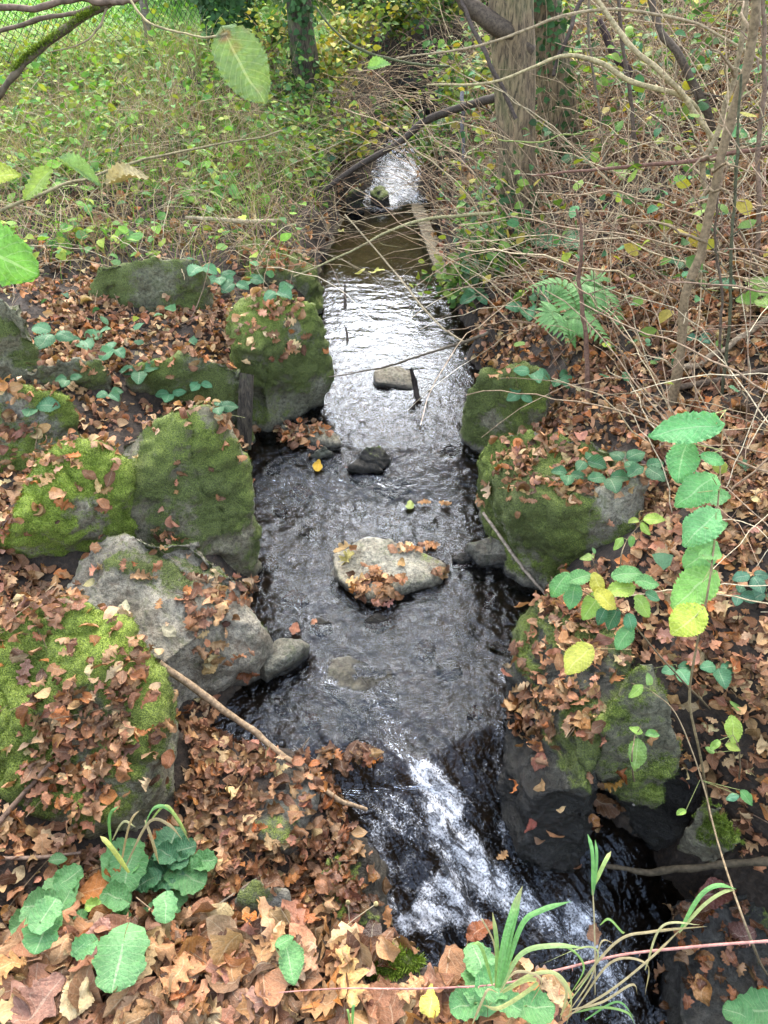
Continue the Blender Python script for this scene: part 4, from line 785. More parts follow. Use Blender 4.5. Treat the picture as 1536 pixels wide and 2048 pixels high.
UPZ = [(1, [(880, -300), (2200, -300), (2200, 420), (1500, 560), (1200, 520), (960, 620), (900, 640), (880, 420)]), (.5, [(960, 600), (1300, 520), (2200, 420), (2200, 800), (1250, 740), (1000, 700)])]
b = herb(24000, (-.2, 8, 1.8, 11), UPZ, (.045, .09), YG + GR + [(.10, .26, .12), (.16, .36, .15), (.10, .26, .11), (.2, .36, .07)], T_SM, (.08, .75), .6)
setp(b.make('hanging_foliage', M_FAR, origin=None), 'loose yellow green leaves hanging among the stems of the right bank', 'leaves', kind='stuff')
b = herb(8000, (-6, .9, 5.5, 10.5), [(1, [(-900, 120), (640, 100), (740, 330), (600, 420), (-900, 400)])], (.035, .08), YG[:2] + [(.16, .34, .05), (.22, .40, .07), (.12, .28, .06)], T_SM, (.12, .5), .5)
setp(b.make('nettle_foliage', M_FAR, origin=None), 'taller bright green leaves standing above the weeds of the left bank', 'leaves', kind='stuff')
# ------------------------------------------------------------------ bare stems: the tangle on the banks
def stems(n, box, zone, ln, rad, m=12, arch=.8, wob=.05, up=.75, fnx=None):
    P, Nn, px, py, dep = scatter(n, *box, grass_fn(zone)); k = len(P); a = rng.random(k) * 6.283; L_ = rng.uniform(*ln, k); el = rng.uniform(.1, 1.0, k) * up * 1.57
    d = np.stack([np.cos(a) * np.cos(el), np.sin(a) * np.cos(el), np.sin(el)], 1); t = np.linspace(0, 1, m)
    PP = P[:, None, :] + L_[:, None, None] * (d[:, None, :] * t[None, :, None] - np.array([0, 0, 1])[None, None] * (arch * rng.uniform(.1, .7, k)[:, None] * t[None] ** 2.2)[..., None])
    w_ = np.cumsum(rng.normal(0, 1, (k, m, 3)), 1); w_ -= w_[:, :1]; PP = PP + w_ * (wob * L_[:, None, None] / m ** .5 * .35)
    zg = height(PP[..., 0], PP[..., 1]); PP[..., 2] = np.maximum(PP[..., 2], zg + .01)
    return PP, rng.uniform(*rad, k)[:, None] * np.linspace(1, .45, m)[None]
STC = np.array([(.46, .36, .22), (.38, .27, .17), (.58, .48, .32), (.24, .16, .11), (.42, .29, .19)])
def stemcol(k): return STC[rng.integers(0, len(STC), k)] * rng.uniform(.7, 1.3, (k, 1))
RT = [(1, [(900, -300), (2200, -300), (2200, 640), (1250, 700), (960, 640), (880, 420)]), (.6, [(1150, 640), (2200, 640), (2200, 1250), (1500, 1250), (1300, 950)]), (1, [(660, 150), (900, 150), (900, 330), (660, 330)]), (.12, [(1300, 1250), (2200, 1250), (2200, 1700), (1400, 1700)])]
LT = [(1, [(-900, 230), (560, 200), (560, 100), (720, 130), (730, 330), (700, 420), (600, 560), (430, 540), (-900, 600)]), (.12, [(60, 600), (480, 600), (500, 720), (60, 720)])]
b = Bag()
for (n, box, z, ln, rd, m, ar, up) in [(14000, (-.5, 8, 1.0, 10.5), RT, (.25, 1.2), (.0014, .0036), 11, .7, .8), (6500, (-6, .9, 3.8, 9.5), LT, (.25, 1.0), (.0013, .0030), 10, .8, .6), (1900, (.5, 8, 1.5, 9), RT, (.8, 1.9), (.0024, .0055), 16, .5, .9)]:
    PP, r = stems(n, box, z, ln, rd, m, ar, .09, up); V, Fc, U = tubes(PP, r, 4); b.add(V, Fc, rep(stemcol(len(PP)), 4 * m), U)
setp(b.make('bramble_undergrowth', M_STEM, origin=None), 'dense tangle of thin tan bramble stems across both banks', 'brambles', kind='stuff')

# ------------------------------------------------------------------ helpers for single sprigs, sticks, leaves
def stick(name, label, cat, pts, rad, col, k=8, m=30, seed=1, group=None, parent=None, knob=.12, wob=.0):
    P = crom(pts, m); P = P + wob * np.stack([fbm(np.stack([np.linspace(0, 3.5, m), np.full(m, s_), np.zeros(m)], 1), 1, 4, seed) for s_ in (1.1, 5.2, 9.3)], 1)
    r = np.interp(np.linspace(0, 1, m), np.linspace(0, 1, len(rad)), rad)
    V, Fc, U = tubes(P[None], r[None], k); c = np.repeat(P, k, 0); V = c + (V - c) * (1 + knob * fbm(V, 1.0 / max(max(rad) * 3, .004), 2, seed))[:, None]
    e0 = len(V); V = np.vstack([V, P[0], P[-1]]); U = np.vstack([U, [0, 0, 0], [0, 1, 0]])
    caps = [[j, (j + 1) % k, e0, e0] for j in range(k)]; 
    b = Bag(); b.add(V, Fc, col, U); me = b
    o = me.make(name, M_STEM, parent=parent)
    if parent is None: setp(o, label, cat, group)
    return o
HI = {}
def hi(kind, v=0, **kw):
    key = (kind, v, tuple(sorted(kw.items())))
    if key not in HI:
        r = np.random.default_rng(500 + v); a = dict(curl=-r.uniform(.1, .7), fold=r.uniform(.0, .25), roll=r.normal(0, .35), twist=r.normal(0, .25), crump=.35, pleat=1.1); a.update(kw)
        HI[key] = leaf_shape(kind, 36, 9, 700 + v, **a)
    return HI[key]
def leaf_at(name, base, tip, kind, col, v=0, parent=None, tilt=(0, 0), flip=1, m=M_GREEN, wet=0, wf=1.0, face=None, col2=None, **kw):
    """a single leaf from its base point to its tip, face turned to 'face'"""
    base = np.asarray(base, float); tip = np.asarray(tip, float); y = tip - base; L_ = np.linalg.norm(y); y /= L_
    f = (CAMP - base) / np.linalg.norm(CAMP - base) * .6 + np.array([0, 0, .7]) if face is None else np.asarray(face, float)
    f = f + np.array([tilt[0], 0, tilt[1]]); n = f - (f @ y) * y; n /= np.linalg.norm(n); x = np.cross(y, n)
    V, Fc, U = hi(kind, v, **kw); V = V * [wf, 1, 1]; W = base + (V[:, :1] * x + V[:, 1:2] * y + V[:, 2:] * n) * L_; U = U.copy(); U[:, 2] = wet
    C = np.tile(np.asarray(col, float), (len(W), 1))
    if col2 is not None:
        k = np.clip(fbm(V, 3.6, 3, v + 61) * 2.2 - .8, 0, 1)[:, None]; C = C * (1 - k) + np.asarray(col2, float) * k
    b = Bag(); b.add(W, Fc, C, U); return b.make(name, m, parent=parent)
# ------------------------------------------------------------------ shrubs with yellow green leaves round the head of the creek
def shrub(label, px, py, h_, spread, ns, nl, cols, size=.072, seed=0, name='shrub', drop_to=True, y=None, lean=(0, 0, 0)):
    r = np.random.default_rng(seed); g = hit(px, py)[0] if y is None else PY(px, py, y); root = thing(name, label, 'shrub', g)
    t = np.linspace(0, 1, 16); a = r.random(ns) * 6.28; out = np.stack([np.cos(a), np.sin(a), 0 * a], 1) * spread * r.uniform(.3, 1, (ns, 1)) + np.array(lean)
    hh = h_ * r.uniform(.5, 1.0, ns); PP = g + out[:, None, :] * (t ** 1.4)[None, :, None] + np.array([0, 0, 1]) * (hh[:, None] * (t - .25 * t ** 3)[None])[..., None]
    w_ = np.cumsum(r.normal(0, .012, (ns, 16, 3)), 1); PP = PP + w_
    for i in range(min(ns, 12)):
        V, Fc, U = tubes(PP[i:i + 1], np.linspace(.009, .002, 16)[None] * r.uniform(.6, 1.2), 5); b = Bag(); b.add(V, Fc, stemcol(1)[0] * .8, U); b.make('stem', M_STEM, parent=root)
    si = r.integers(0, ns, nl); ti = (r.uniform(.25, 1, nl) * 15).astype(int); P = PP[si, ti] + r.normal(0, .07, (nl, 3)); c = np.array(cols)[r.integers(0, len(cols), nl)] * r.uniform(.7, 1.3, (nl, 1))
    b = Bag(); place(b, T_SM, P, basis(r.normal(0, .6, (nl, 3)) + [0, -.3, 1], r.random(nl) * 6.28), r.uniform(.6, 1.25, nl) * size, c); o = b.make('foliage', M_FAR, parent=root); o['kind'] = 'stuff'
for i, a in enumerate([('low yellow green shrub overhanging the cascade on its left', 655, 190, .8, .5, 12, 420, YG), ('yellow leaved shrub between the slim dark trunk and the culvert', 700, 130, .9, .5, 12, 560, YG), ('bushy green shrub above the dark culvert mouth', 800, 80, .9, .8, 14, 900, GR + YG[:3]),
                       ('green shrub right of the culvert at the top edge', 890, 60, 1.0, .6, 12, 650, GR + YG[:2]), ('yellowing shrub at the foot of the ivy wrapped trunk', 545, 140, .8, .5, 10, 320, YG + GR[:1]), ('leafy shrub left of the thick pale trunk', 930, 260, .9, .4, 12, 420, GR + YG[:3]),
                       ('sparse shrub with lime leaves in front of the pale trunk foot', 990, 560, .7, .4, 12, 260, YG[:2] + GR), ('small leafy shrub drooping over the channel on its right side', 925, 600, .45, .35, 10, 200, GR + YG[:2]), ('broad green shrub at the top behind the fence end', 700, 20, 1.2, .9, 14, 800, GR + YG[:2]), ('dense shrub behind the culvert', 760, -20, 1.3, 1.0, 14, 900, GR + YG[:3]), ('twiggy yellow green shrub arching over the cascade from its left', 700, 320, .55, .55, 16, 260, YG + GR[:1]), ('twiggy shrub arching over the cascade from its right', 860, 330, .55, .5, 16, 240, YG[:2] + GR), ('low leafy shrub just below the culvert mouth', 790, 262, .35, .4, 12, 260, YG + GR)]):
    shrub(a[0], a[1], a[2], a[3], a[4], a[5], a[6], a[7], seed=600 + i)
# culvert mouth
cv = hit(815, 225)[0]; a = np.linspace(0, 2 * np.pi, 33)[:-1]; ro, ri = .24, .19
V = []; 
for (r_, y_) in ((ro, 0), (ri, 0), (ri, .9), (ro, .9)): V += [[cv[0] + r_ * math.cos(t), cv[1] - .12 + y_, cv[2] + .10 + r_ * math.sin(t)] for t in a]
Fc = [[k * 32 + j, k * 32 + (j + 1) % 32, ((k + 1) % 4) * 32 + (j + 1) % 32, ((k + 1) % 4) * 32 + j] for k in range(4) for j in range(32)]
V += [[cv[0], cv[1] + .25, cv[2] + .1]]; 
pm, N_, L_ = mat('dark_pipe'); p_ = N_('BsdfPrincipled', i_Roughness=.9); p_.inputs['Base Color'].default_value = (.012, .012, .010, 1); o_ = N_('OutputMaterial'); L_(p_.outputs[0], o_.inputs[0])
V = np.array(V[:-1]); cvt = thing('culvert', 'dark round culvert mouth at the far end of the creek', 'culvert', cv)
obj('pipe', V, np.array(Fc), pm, None, cvt)
bk = np.array([[cv[0] + ri * s * math.cos(t), cv[1] + .3, cv[2] + .1 + ri * s * math.sin(t)] for s in (0.02, 1.02) for t in a]); obj('dark_backing', bk, np.array([[j, (j + 1) % 32, 32 + (j + 1) % 32, 32 + j] for j in range(32)]), pm, None, cvt)  # black disc across the pipe, its colour stands for the darkness inside

# ------------------------------------------------------------------ branches and canes, each where it hangs or lies
def PXD(l): return [PD(*q) for q in l]
def br(label, l, w_, col, cat='branch', name='branch', k=8, knob=.12, wob=.012, m=34, twigs=0, group=None):
    """l: (px, py, depth) points; w_: thickness in photo pixels along it"""
    pts = PXD(l); rad = [w_[min(i, len(w_) - 1)] * l[min(i, len(l) - 1)][2] / F / 2 for i in range(max(len(w_), 2))]
    if not twigs: return stick(name, label, cat, pts, rad, col, k, m, int(l[0][0] + l[0][1]), group, None, knob, wob)
    root = thing(name, label, cat, pts[0], group); st_ = stick('stem', None, None, pts, rad, col, k, m, 3, None, root, knob, wob); P = crom(pts, 40); ln = np.linalg.norm(P[-1] - P[0])
    for i in range(twigs):
        j = int(rng.uniform(6, 36)); T = P[j + 2] - P[j - 2]; T /= np.linalg.norm(T); d = T + rng.normal(0, .6, 3); d /= np.linalg.norm(d); L1 = ln * rng.uniform(.10, .28)
        stick('twig', None, None, [P[j], P[j] + d * L1 * .5 + rng.normal(0, .02, 3) * ln, P[j] + d * L1 + rng.normal(0, .04, 3) * ln], [rad[0] * .4, rad[0] * .15], col, 5, 10, i, None, st_, .1, 0)
    return root
TANC, DK, GY, RD = (.36, .27, .17), (.085, .06, .045), (.20, .17, .14), (.22, .12, .08)
def dz(px, py, up=0): p = hit(px, py)[0]; return float((p - CAMP) @ np.array([0, CP, -SP])) - up
def surf(l, lift=.015):
    out = []
    for px, py in l: p, n = hit(px, py); out.append(p + np.array([0, 0, lift]))
    return out
def lying(label, l, w_, col, cat='stick', name='stick', lift=.02, **kw):
    pts = [];
    for q in l:
        if len(q) == 3: pts.append(PZ(*q))
        else: pts.append(hit(*q)[0] + np.array([0, 0, lift]))
    dd = [float((p - CAMP) @ np.array([0, CP, -SP])) for p in pts]
    rad = [w_[min(i, len(w_) - 1)] * dd[min(i, len(dd) - 1)] / F / 2 for i in range(max(2, len(w_)))]
    return stick(name, label, cat, pts, rad, col, **kw)
lying('long tan branch lying from the grey boulder down across the rapid', [(322, 1330, .40), (420, 1395, .26), (520, 1468, .16), (600, 1530, .10), (670, 1590, .05), (730, 1622, -.02)], [15, 15, 13, 12, 10, 8], (.33, .23, .14), k=10, m=50, knob=.10, wob=.012)
lying('thin pale stick leaning on leaves below the big right boulder', [(968, 1027, .22), (1010, 1085, .17), (1050, 1140, .1), (1090, 1190, .04)], [6, 7, 7, 5], (.42, .33, .25), m=30, wob=.006)
lying('brown stick on the left edge pointing up between leaf covered boulders', [(-20, 1690), (40, 1620), (110, 1540)], [13, 11, 9], (.20, .13, .09), lift=.04)
lying('short stick lying level in the leaves at the left edge', [(-20, 1730), (80, 1728), (168, 1718)], [9, 8, 6], (.22, .15, .11), lift=.04)
lying('dark mossy log lying level under the hollow at the right edge', [(1215, 1735, -.12), (1300, 1740, -.08), (1400, 1728, 0), (1480, 1722, .05), (1620, 1715, .12)], [9, 13, 15, 15, 16], (.07, .055, .035), cat='log', name='log', k=12, m=60, knob=.3, wob=.008)
lying('pale bare twig in the dark hollow', [(1265, 1610, -.05), (1310, 1592, -.02), (1345, 1580, 0)], [5, 5, 3], (.42, .38, .33))
lying('cut pale stick lying among the brush on the left bank', [(375, 458), (440, 462), (500, 466), (563, 464)], [7, 9, 9, 10], (.45, .37, .24), lift=.08)
lying('pale stick on the leaves left of the wet slab in the lower left', [(400, 1850), (450, 1810), (530, 1755)], [4, 5, 3], (.45, .35, .25), lift=.03)
lying('thick tan branch resting on the right slope by the bent sapling', [(1350, 770), (1440, 710), (1560, 640)], [12, 12, 12], (.32, .24, .16), lift=.05, wob=.02)
lying('dark broken stick on the right slope under the leaves of the tall shoot', [(1330, 790), (1450, 770), (1560, 745)], [14, 14, 12], (.14, .10, .07), lift=.03)
for i, (l, lb) in enumerate([([(690, 570, .15), (690, 600, .12), (688, 628, .08)], 'upper of the two short dark reflection-like strokes upright in the bright water'), ([(692, 655, .14), (695, 680, .1), (693, 698, .08)], 'lower of the two short dark reflection-like strokes upright in the bright water')]):  # thin dark rods stand in for reflection-like strokes on the water
    lying(lb, l, [4, 6, 3], (.03, .025, .02), m=16)
lying('black jagged stub rising beside the squared slab in the water', [(838, 800, .1), (830, 770, .17), (822, 738, .27)], [13, 12, 5], (.045, .035, .03), m=20, knob=.6)
# old plank between the boulders
pl = [PZ(470, 900, .12), PZ(500, 900, .12), PZ(505, 750, .55), PZ(480, 745, .55)]
pl = np.array(pl); m_ = 24; tt = np.linspace(0, 1, m_)[:, None]; Lc = pl[0] * (1 - tt) + pl[3] * tt; Rc = pl[1] * (1 - tt) + pl[2] * tt; V = []
for s in np.linspace(0, 1, 7): V.append(Lc * (1 - s) + Rc * s + np.array([0, -.5, .3]) * (.012 * noise(np.hstack([np.full((m_, 1), s * 9), tt * 4, tt * 0]), 4))[:, None])
for s in np.linspace(1, 0, 7): V.append(Lc * (1 - s) + Rc * s + np.array([0, .035, -.02]))
V = np.array(V).transpose(1, 0, 2).reshape(-1, 3); Fc = [[i * 14 + j, i * 14 + (j + 1) % 14, (i + 1) * 14 + (j + 1) % 14, (i + 1) * 14 + j] for i in range(m_ - 1) for j in range(14)]
b = Bag(); b.add(V, Fc, (.05, .04, .035)); setp(b.make('wooden_plank', M_BARKD), 'dark rotting wooden plank leaning between two left boulders', 'plank')
# branches across the creek and in the trees
br('long dark branch slanting over the creek below the cascade', [(585, 425, 6.3), (700, 340, 6.2), (800, 282, 6.1), (860, 238, 6.0), (965, 203, 5.6), (1010, 190, 5.3)], [9, 11, 13, 15, 17, 17], (.07, .055, .045), twigs=6)
br('slender green branch bowed across the channel above the floating leaves', [(585, 552, 4.8), (690, 505, 4.7), (768, 468, 4.7), (850, 440, 4.6), (990, 427, 4.5)], [3, 4, 5, 6, 7], (.30, .27, .14), twigs=3)
br('thin straight stem slanting down over the bright water', [(690, 430, 4.6), (780, 530, 4.4), (831, 595, 4.2), (894, 667, 4.0), (930, 690, 3.9)], [3, 4, 4, 4], (.30, .24, .15))
br('pair of thin dark twigs reaching over the water above the slab', [(655, 752, 3.9), (779, 729, 3.8), (861, 706, 3.8), (975, 667, 3.7)], [2.5, 4, 5, 7], (.10, .08, .055), twigs=3)
br('thick broken dark branch crossing in front of the pale trunk', [(905, -25, 4.3), (955, 20, 4.35), (1010, 58, 4.4), (1062, 100, 4.5)], [22, 32, 34, 26], (.10, .075, .055), knob=.25, k=14)
br('thin dark stem running down the left side of the pale trunk', [(920, 0, 4.3), (958, 80, 4.3), (985, 140, 4.3), (1030, 240, 4.4)], [7, 9, 9, 8], (.08, .06, .05))
br('dark stem crossing behind the ivy clad trunk', [(1180, -30, 4.8), (1140, 60, 4.8), (1108, 150, 4.9)], [8, 9, 7], (.08, .06, .05))
br('long light stem curving down from the top across the right slope', [(1170, -30, 3.4), (1248, 75, 3.4), (1328, 150, 3.4), (1378, 205, 3.5), (1423, 290, 3.6), (1440, 370, 3.9)], [8, 10, 11, 11, 10, 8], (.38, .30, .17), twigs=4)
br('arching tan stem running level in front of both trunks', [(850, 168, 3.5), (988, 160, 3.5), (1118, 110, 3.5), (1198, 125, 3.5), (1268, 165, 3.5), (1368, 200, 3.5), (1400, 240, 3.6)], [3, 5, 7, 9, 10, 10, 8], (.38, .31, .17), twigs=3)
br('upper arching stem spanning the top right of the view', [(788, 115, 3.4), (968, 85, 3.4), (1118, 30, 3.4), (1218, 20, 3.4), (1318, 30, 3.4), (1418, 65, 3.4), (1560, 150, 3.3)], [3, 5, 6, 6, 6, 5, 5], (.30, .23, .14), twigs=4)
br('reddish brown cane reaching level through the brambles at right', [(1060, 350, 3.6), (1138, 340, 3.5), (1243, 333, 3.4), (1368, 325, 3.3), (1468, 307, 3.2), (1580, 290, 3.1)], [3, 5, 7, 8, 9, 9], (.17, .09, .065), twigs=5)
br('dark bent stem leaning in the top right corner', [(1290, -30, 4.2), (1320, 60, 4.2), (1358, 110, 4.2), (1400, 200, 4.3), (1440, 320, 4.5)], [13, 16, 16, 17, 15], (.10, .075, .055), twigs=4)
br('dark fallen stem pointing down at the centre of the right slope', [(1195, 40, 5.2), (1235, 110, 5.2), (1262, 150, 5.2), (1282, 208, 5.3)], [14, 17, 18, 16], (.06, .04, .04))
br('grey upright stick beside the far cascade', [(923, 186, 5.9), (925, 250, 5.9), (927, 328, 6.0)], [9, 9, 8], (.17, .16, .17))
br('greenish bramble runner looping from the left trunk toward the creek', [(630, 15, 5.5), (680, 70, 5.5), (740, 105, 5.5), (820, 125, 5.5), (900, 130, 5.5)], [4, 5, 5, 4], (.09, .10, .05))
br('long straight bramble runner crossing low from left edge to centre', [(-30, 425, 1.9), (110, 372, 2.0), (200, 348, 2.2), (300, 325, 2.4), (430, 292, 2.8), (565, 262, 3.2)], [7, 6, 5, 5, 4, 3], (.20, .17, .09))
br('thin green stem hooking over the brambles beside the pale trunk', [(1000, 280, 3.6), (1080, 283, 3.6), (1150, 272, 3.6), (1200, 258, 3.6)], [3, 3, 3, 2], (.22, .26, .08))
for i, (l, w_, c, lb) in enumerate([
    ([(1340, 810), (1362, 700), (1372, 600), (1400, 510), (1418, 400), (1440, 300), (1475, 180), (1500, 60), (1512, -40)], [32, 28, 26, 24, 23, 22, 20, 18], (.25, .18, .11), 'bent tan sapling trunk rising on the right slope'),
    ([(1410, 560), (1418, 420), (1405, 330), (1440, 240), (1478, 100), (1490, -30)], [16, 16, 15, 14, 13], (.30, .23, .14), 'paler twisted sapling stem beside the bent one at right'),
    ([(1185, 800), (1178, 700), (1168, 600), (1160, 520), (1150, 420)], [16, 14, 12, 10, 6], (.19, .11, .08), 'straight reddish stem rising through the fern'),
    ([(1215, 380), (1200, 250), (1185, 130), (1175, 0), (1170, -60)], [8, 7, 7, 6], (.19, .15, .11), 'grey stem standing right of the ivy clad trunk'),
    ([(1455, 790), (1462, 640), (1466, 500), (1480, 330), (1490, 150)], [11, 10, 9, 8, 6], (.10, .10, .06), 'dark olive stem standing near the right edge'),
    ([(1445, 770), (1440, 600), (1430, 450), (1436, 300)], [8, 8, 6, 4], (.16, .12, .09), 'thin brown stem just left of the dark olive one'),
    ([(1525, 560), (1515, 400), (1528, 200), (1520, 0)], [14, 13, 12, 10], (.22, .15, .11), 'brown stem cut by the right edge in the brambles'),
    ([(1290, 420), (1270, 300), (1262, 200), (1240, 60), (1235, -40)], [13, 12, 10, 9], (.12, .09, .07), 'dark upright stem at the centre of the right slope')]):
    d0 = dz(*l[0]); p0 = hit(*l[0])[0]; l3 = [PY(a, b_, p0[1]) for a, b_ in l]; l3[0][2] -= .05; rad = [q * d0 / F / 2 * .64 for q in w_]
    root = thing('sapling', lb, 'sapling', p0); st_ = stick('trunk', None, None, l3, rad, c, 12 if w_[0] > 12 else 7, 60, i, None, root, .18, .014); P = crom(l3, 40)
    for j in range(6):
        q = int(rng.uniform(10, 38)); L1 = rng.uniform(.2, .55); d = np.array([rng.normal(0, .7), rng.normal(-.1, .5), rng.uniform(.1, .8)]); stick('twig', None, None, [P[q], P[q] + d * L1 * .5, P[q] + d * L1 + [0, 0, -.08]], [rad[-1] * .5, .0012], c, 5, 12, j, None, st_, .1, .02)
# countable canes among the tangle
grp = 'bare canes arching over the right bank'; PP, rr_ = stems(150, (.45, 4, 1.6, 7), RT, (.5, 1.5), (.0022, .0048), 16, .6, .08, .9)
for i in range(min(70, len(PP))):
    V, Fc, U = tubes(PP[i:i + 1], rr_[i:i + 1], 5); b = Bag(); b.add(V, Fc, stemcol(1)[0], U); setp(b.make('bare_cane', M_STEM), 'bare tan bramble cane arching over the leaf littered right bank', 'cane', grp)
# ------------------------------------------------------------------ hanging branches and leaves close to the viewer
MINT, GREEN, DKG, LIME, YEL = (.19, .48, .15), (.14, .36, .10), (.06, .20, .08), (.32, .52, .09), (.66, .60, .08)
def hang(root, b_, t_, dep, kind, col, v=0, dt=0, name='leaf', m=M_GREEN, **kw):
    return leaf_at(name, PD(b_[0], b_[1], dep), PD(t_[0], t_[1], dep + dt), kind, col, v, root, m=m, **kw)
r = thing('hazel_branch', 'mossy bare branch reaching in from the top left corner', 'branch', PD(230, 5, 1.5))
st_ = stick('stem', None, None, PXD([(-60, 250, 1.55), (0, 180, 1.5), (50, 120, 1.5), (120, 68, 1.5), (175, 30, 1.5), (240, -5, 1.5), (300, -40, 1.5)]), [.0065, .006, .0065, .0075, .008, .009], (.11, .085, .055), 12, 60, 3, None, r, .25, .004)
stick('twig', None, None, PXD([(-40, 75, 1.5), (50, 50, 1.5), (120, 32, 1.5), (175, 22, 1.5), (235, 0, 1.5)]), [.003, .0045, .004, .005], (.14, .10, .07), 8, 30, 5, None, r, .2, .004)
stick('twig', None, None, PXD([(218, 15, 1.5), (195, 60, 1.5), (160, 90, 1.5), (102, 106, 1.5)]), [.003, .002, .001], (.22, .17, .10), 6, 24, 7, None, r, .1, .003)
P0 = crom(PXD([(0, 180, 1.5), (50, 120, 1.5), (120, 68, 1.5), (175, 30, 1.5), (210, 10, 1.5)]), 400)[rng.integers(60, 400, 5200)]; n = rng.normal(0, 1, P0.shape); n[:, 2] = np.abs(n[:, 2]) * .9; n /= np.linalg.norm(n, axis=1, keepdims=True)
Vr, Fr, Ur = ribbons((P0 + n * .006)[:, None, :] + n[:, None, :] * (rng.uniform(.002, .006, (5200, 1, 1)) * np.linspace(0, 1, 3)[None, :, None]) + rng.normal(0, .001, (5200, 3, 3)) * np.array([0, 1, 2])[None, :, None], np.array([.0011, .0009, .0003])[None])
b = Bag(); b.add(Vr, Fr, rep(np.array([.20, .28, .03]) * rng.uniform(.5, 1.4, (5200, 1)), 9), Ur); b.make('moss', M_FAR, parent=st_)['kind'] = 'stuff'
br('bare brown branch along the top left edge', [(-40, 12, 1.4), (80, 10, 1.4), (200, 2, 1.4), (275, -6, 1.4)], [11, 12, 12, 10], (.16, .11, .08))
r = thing('hazel_sprig', 'single large pale green hazel leaf with brown blotches hanging near the top', 'leaf', PD(455, 75, .9))
stick('twig', None, None, PXD([(255, -20, .9), (285, 28, .9), (310, 48, .9), (360, 62, .9), (410, 76, .9), (455, 68, .9)]), [.0013, .0014, .0012, .0015], (.34, .28, .15), 7, 40, 2, None, r, .3, .002)
hang(r, (452, 72), (528, 208), .9, 'hazel', (.20, .31, .11), 1, .05, fold=.1, curl=-.25, roll=.0, col2=(.26, .16, .08), face=CAMP - PD(452, 72, .9), wf=1.06, twist=0)
r = thing('hazel_sprig', 'bright green leaf entering at the left edge of the frame', 'leaf', PD(-60, 470, .8)); hang(r, (-95, 470), (78, 545), .8, 'hazel', (.20, .46, .06), 2, .0, fold=.05, curl=-.2, roll=0, face=CAMP - PD(0, 500, .8), wf=1.0)
stick('twig', None, None, PXD([(-160, 430, .8), (-95, 470, .8)]), [.0012, .001], (.3, .3, .1), 6, 8, 2, None, r, .1, 0)
r = thing('hazel_sprig', 'folded lime green leaf hanging from the runner by the left edge', 'leaf', PD(105, 340, 1.3)); hang(r, (108, 335), (45, 400), 1.3, 'beech', (.36, .50, .09), 3, .03, fold=.5, curl=-.3, wf=.8)
r = thing('hazel_sprig', 'long pale green leaf hanging right of the folded lime one', 'leaf', PD(120, 320, 1.4)); hang(r, (115, 318), (200, 368), 1.4, 'bramble', (.25, .40, .15), 4, .0, fold=.6, curl=-.3, wf=.55)
r = thing('hazel_sprig', 'round yellow green leaf at the left edge beside the runner', 'leaf', PD(0, 350, 1.2)); hang(r, (-30, 360), (38, 345), 1.2, 'hazel', (.42, .50, .05), 5, .0, wf=.9)
o = leaf_at('withered_leaf', PD(208, 362, 1.3), PD(292, 352, 1.3), 'beech', (.50, .40, .20), 6, None, m=M_DEAD, fold=.35, roll=.6, curl=-.5, crump=.8, wf=.8, twist=.2); setp(o, 'curled withered tan leaf hanging on the runner at left', 'leaf')
r = thing('hazel_sprig', 'small sunlit leaf seen edge on at top centre', 'leaf', PD(735, 132, 1.2)); hang(r, (733, 135), (782, 130), 1.2, 'beech', (.25, .45, .12), 7, .0, wf=.8, fold=.4)

# the tall hazel shoot on the right and the sprig left of it
base = hit(1420, 1640)[0]; r = thing('hazel_shoot', 'tall shoot with a column of large mint green hazel leaves at right', 'hazel shoot', base)
SH = [(1452, 820, 1.42), (1444, 900, 1.4), (1440, 980, 1.38), (1432, 1060, 1.37), (1425, 1130, 1.36), (1412, 1210, 1.36), (1395, 1290, 1.4), (1378, 1400, 1.5)]
stick('stem', None, None, PXD(SH) + [PD(1400, 1520, 1.62), base], [.0012, .0016, .0018, .002, .0025, .003], (.20, .15, .08), 8, 60, 2, None, r, .15, .002)
for i, (b_, t_, wf, c, nm) in enumerate([((1432, 848), (1300, 870), .74, (.17, .48, .16), 'a'), ((1395, 838), (1432, 870), .9, (.17, .48, .16), 'a'), ((1372, 885), (1352, 968), 1.15, (.17, .47, .15), 'a'), ((1408, 912), (1450, 925), .9, (.17, .46, .14), 0), ((1425, 955), (1352, 1012), 1.1, (.18, .48, .14), 0),
                                         ((1395, 985), (1462, 995), .9, (.20, .46, .15), 0), ((1432, 1025), (1366, 1090), 1.15, (.20, .50, .17), 0), ((1408, 1055), (1455, 1048), .9, (.20, .50, .15), 0), ((1428, 1090), (1368, 1140), 1.2, (.22, .50, .14), 0), ((1405, 1110), (1448, 1108), .9, (.24, .50, .13), 0),
                                         ((1425, 1150), (1340, 1215), 1.15, (.26, .54, .10), 0), ((1405, 1165), (1438, 1195), .8, (.4, .55, .1), 0), ((1405, 1222), (1342, 1268), 1.35, (.52, .62, .07), 0), ((1390, 1235), (1415, 1240), 1.1, (.6, .6, .07), 0)]):
    hang(r, b_, t_, 1.36 + .02 * (i % 3), 'hazel', c, 10 + i, .01, wf=wf * .92, fold=[.12, .3, .05, .22][i % 4], roll=0, curl=[-.3, -.7, -.15, -.5, -.9][i % 5], face=(CAMP - PD(*b_, 1.4)) + np.array([[-.7, .1, -.3, .4, -.1][i % 5], 0, [.5, 1.0, .2, .7][i % 4]]))
    q_ = min(SH, key=lambda q: (q[0] - b_[0]) ** 2 + (q[1] - b_[1]) ** 2); stick('petiole', None, None, [PD(*q_), PD(b_[0], b_[1], 1.36)], [.0011, .0008], (.30, .32, .12), 5, 6, 1, None, r, 0, 0)
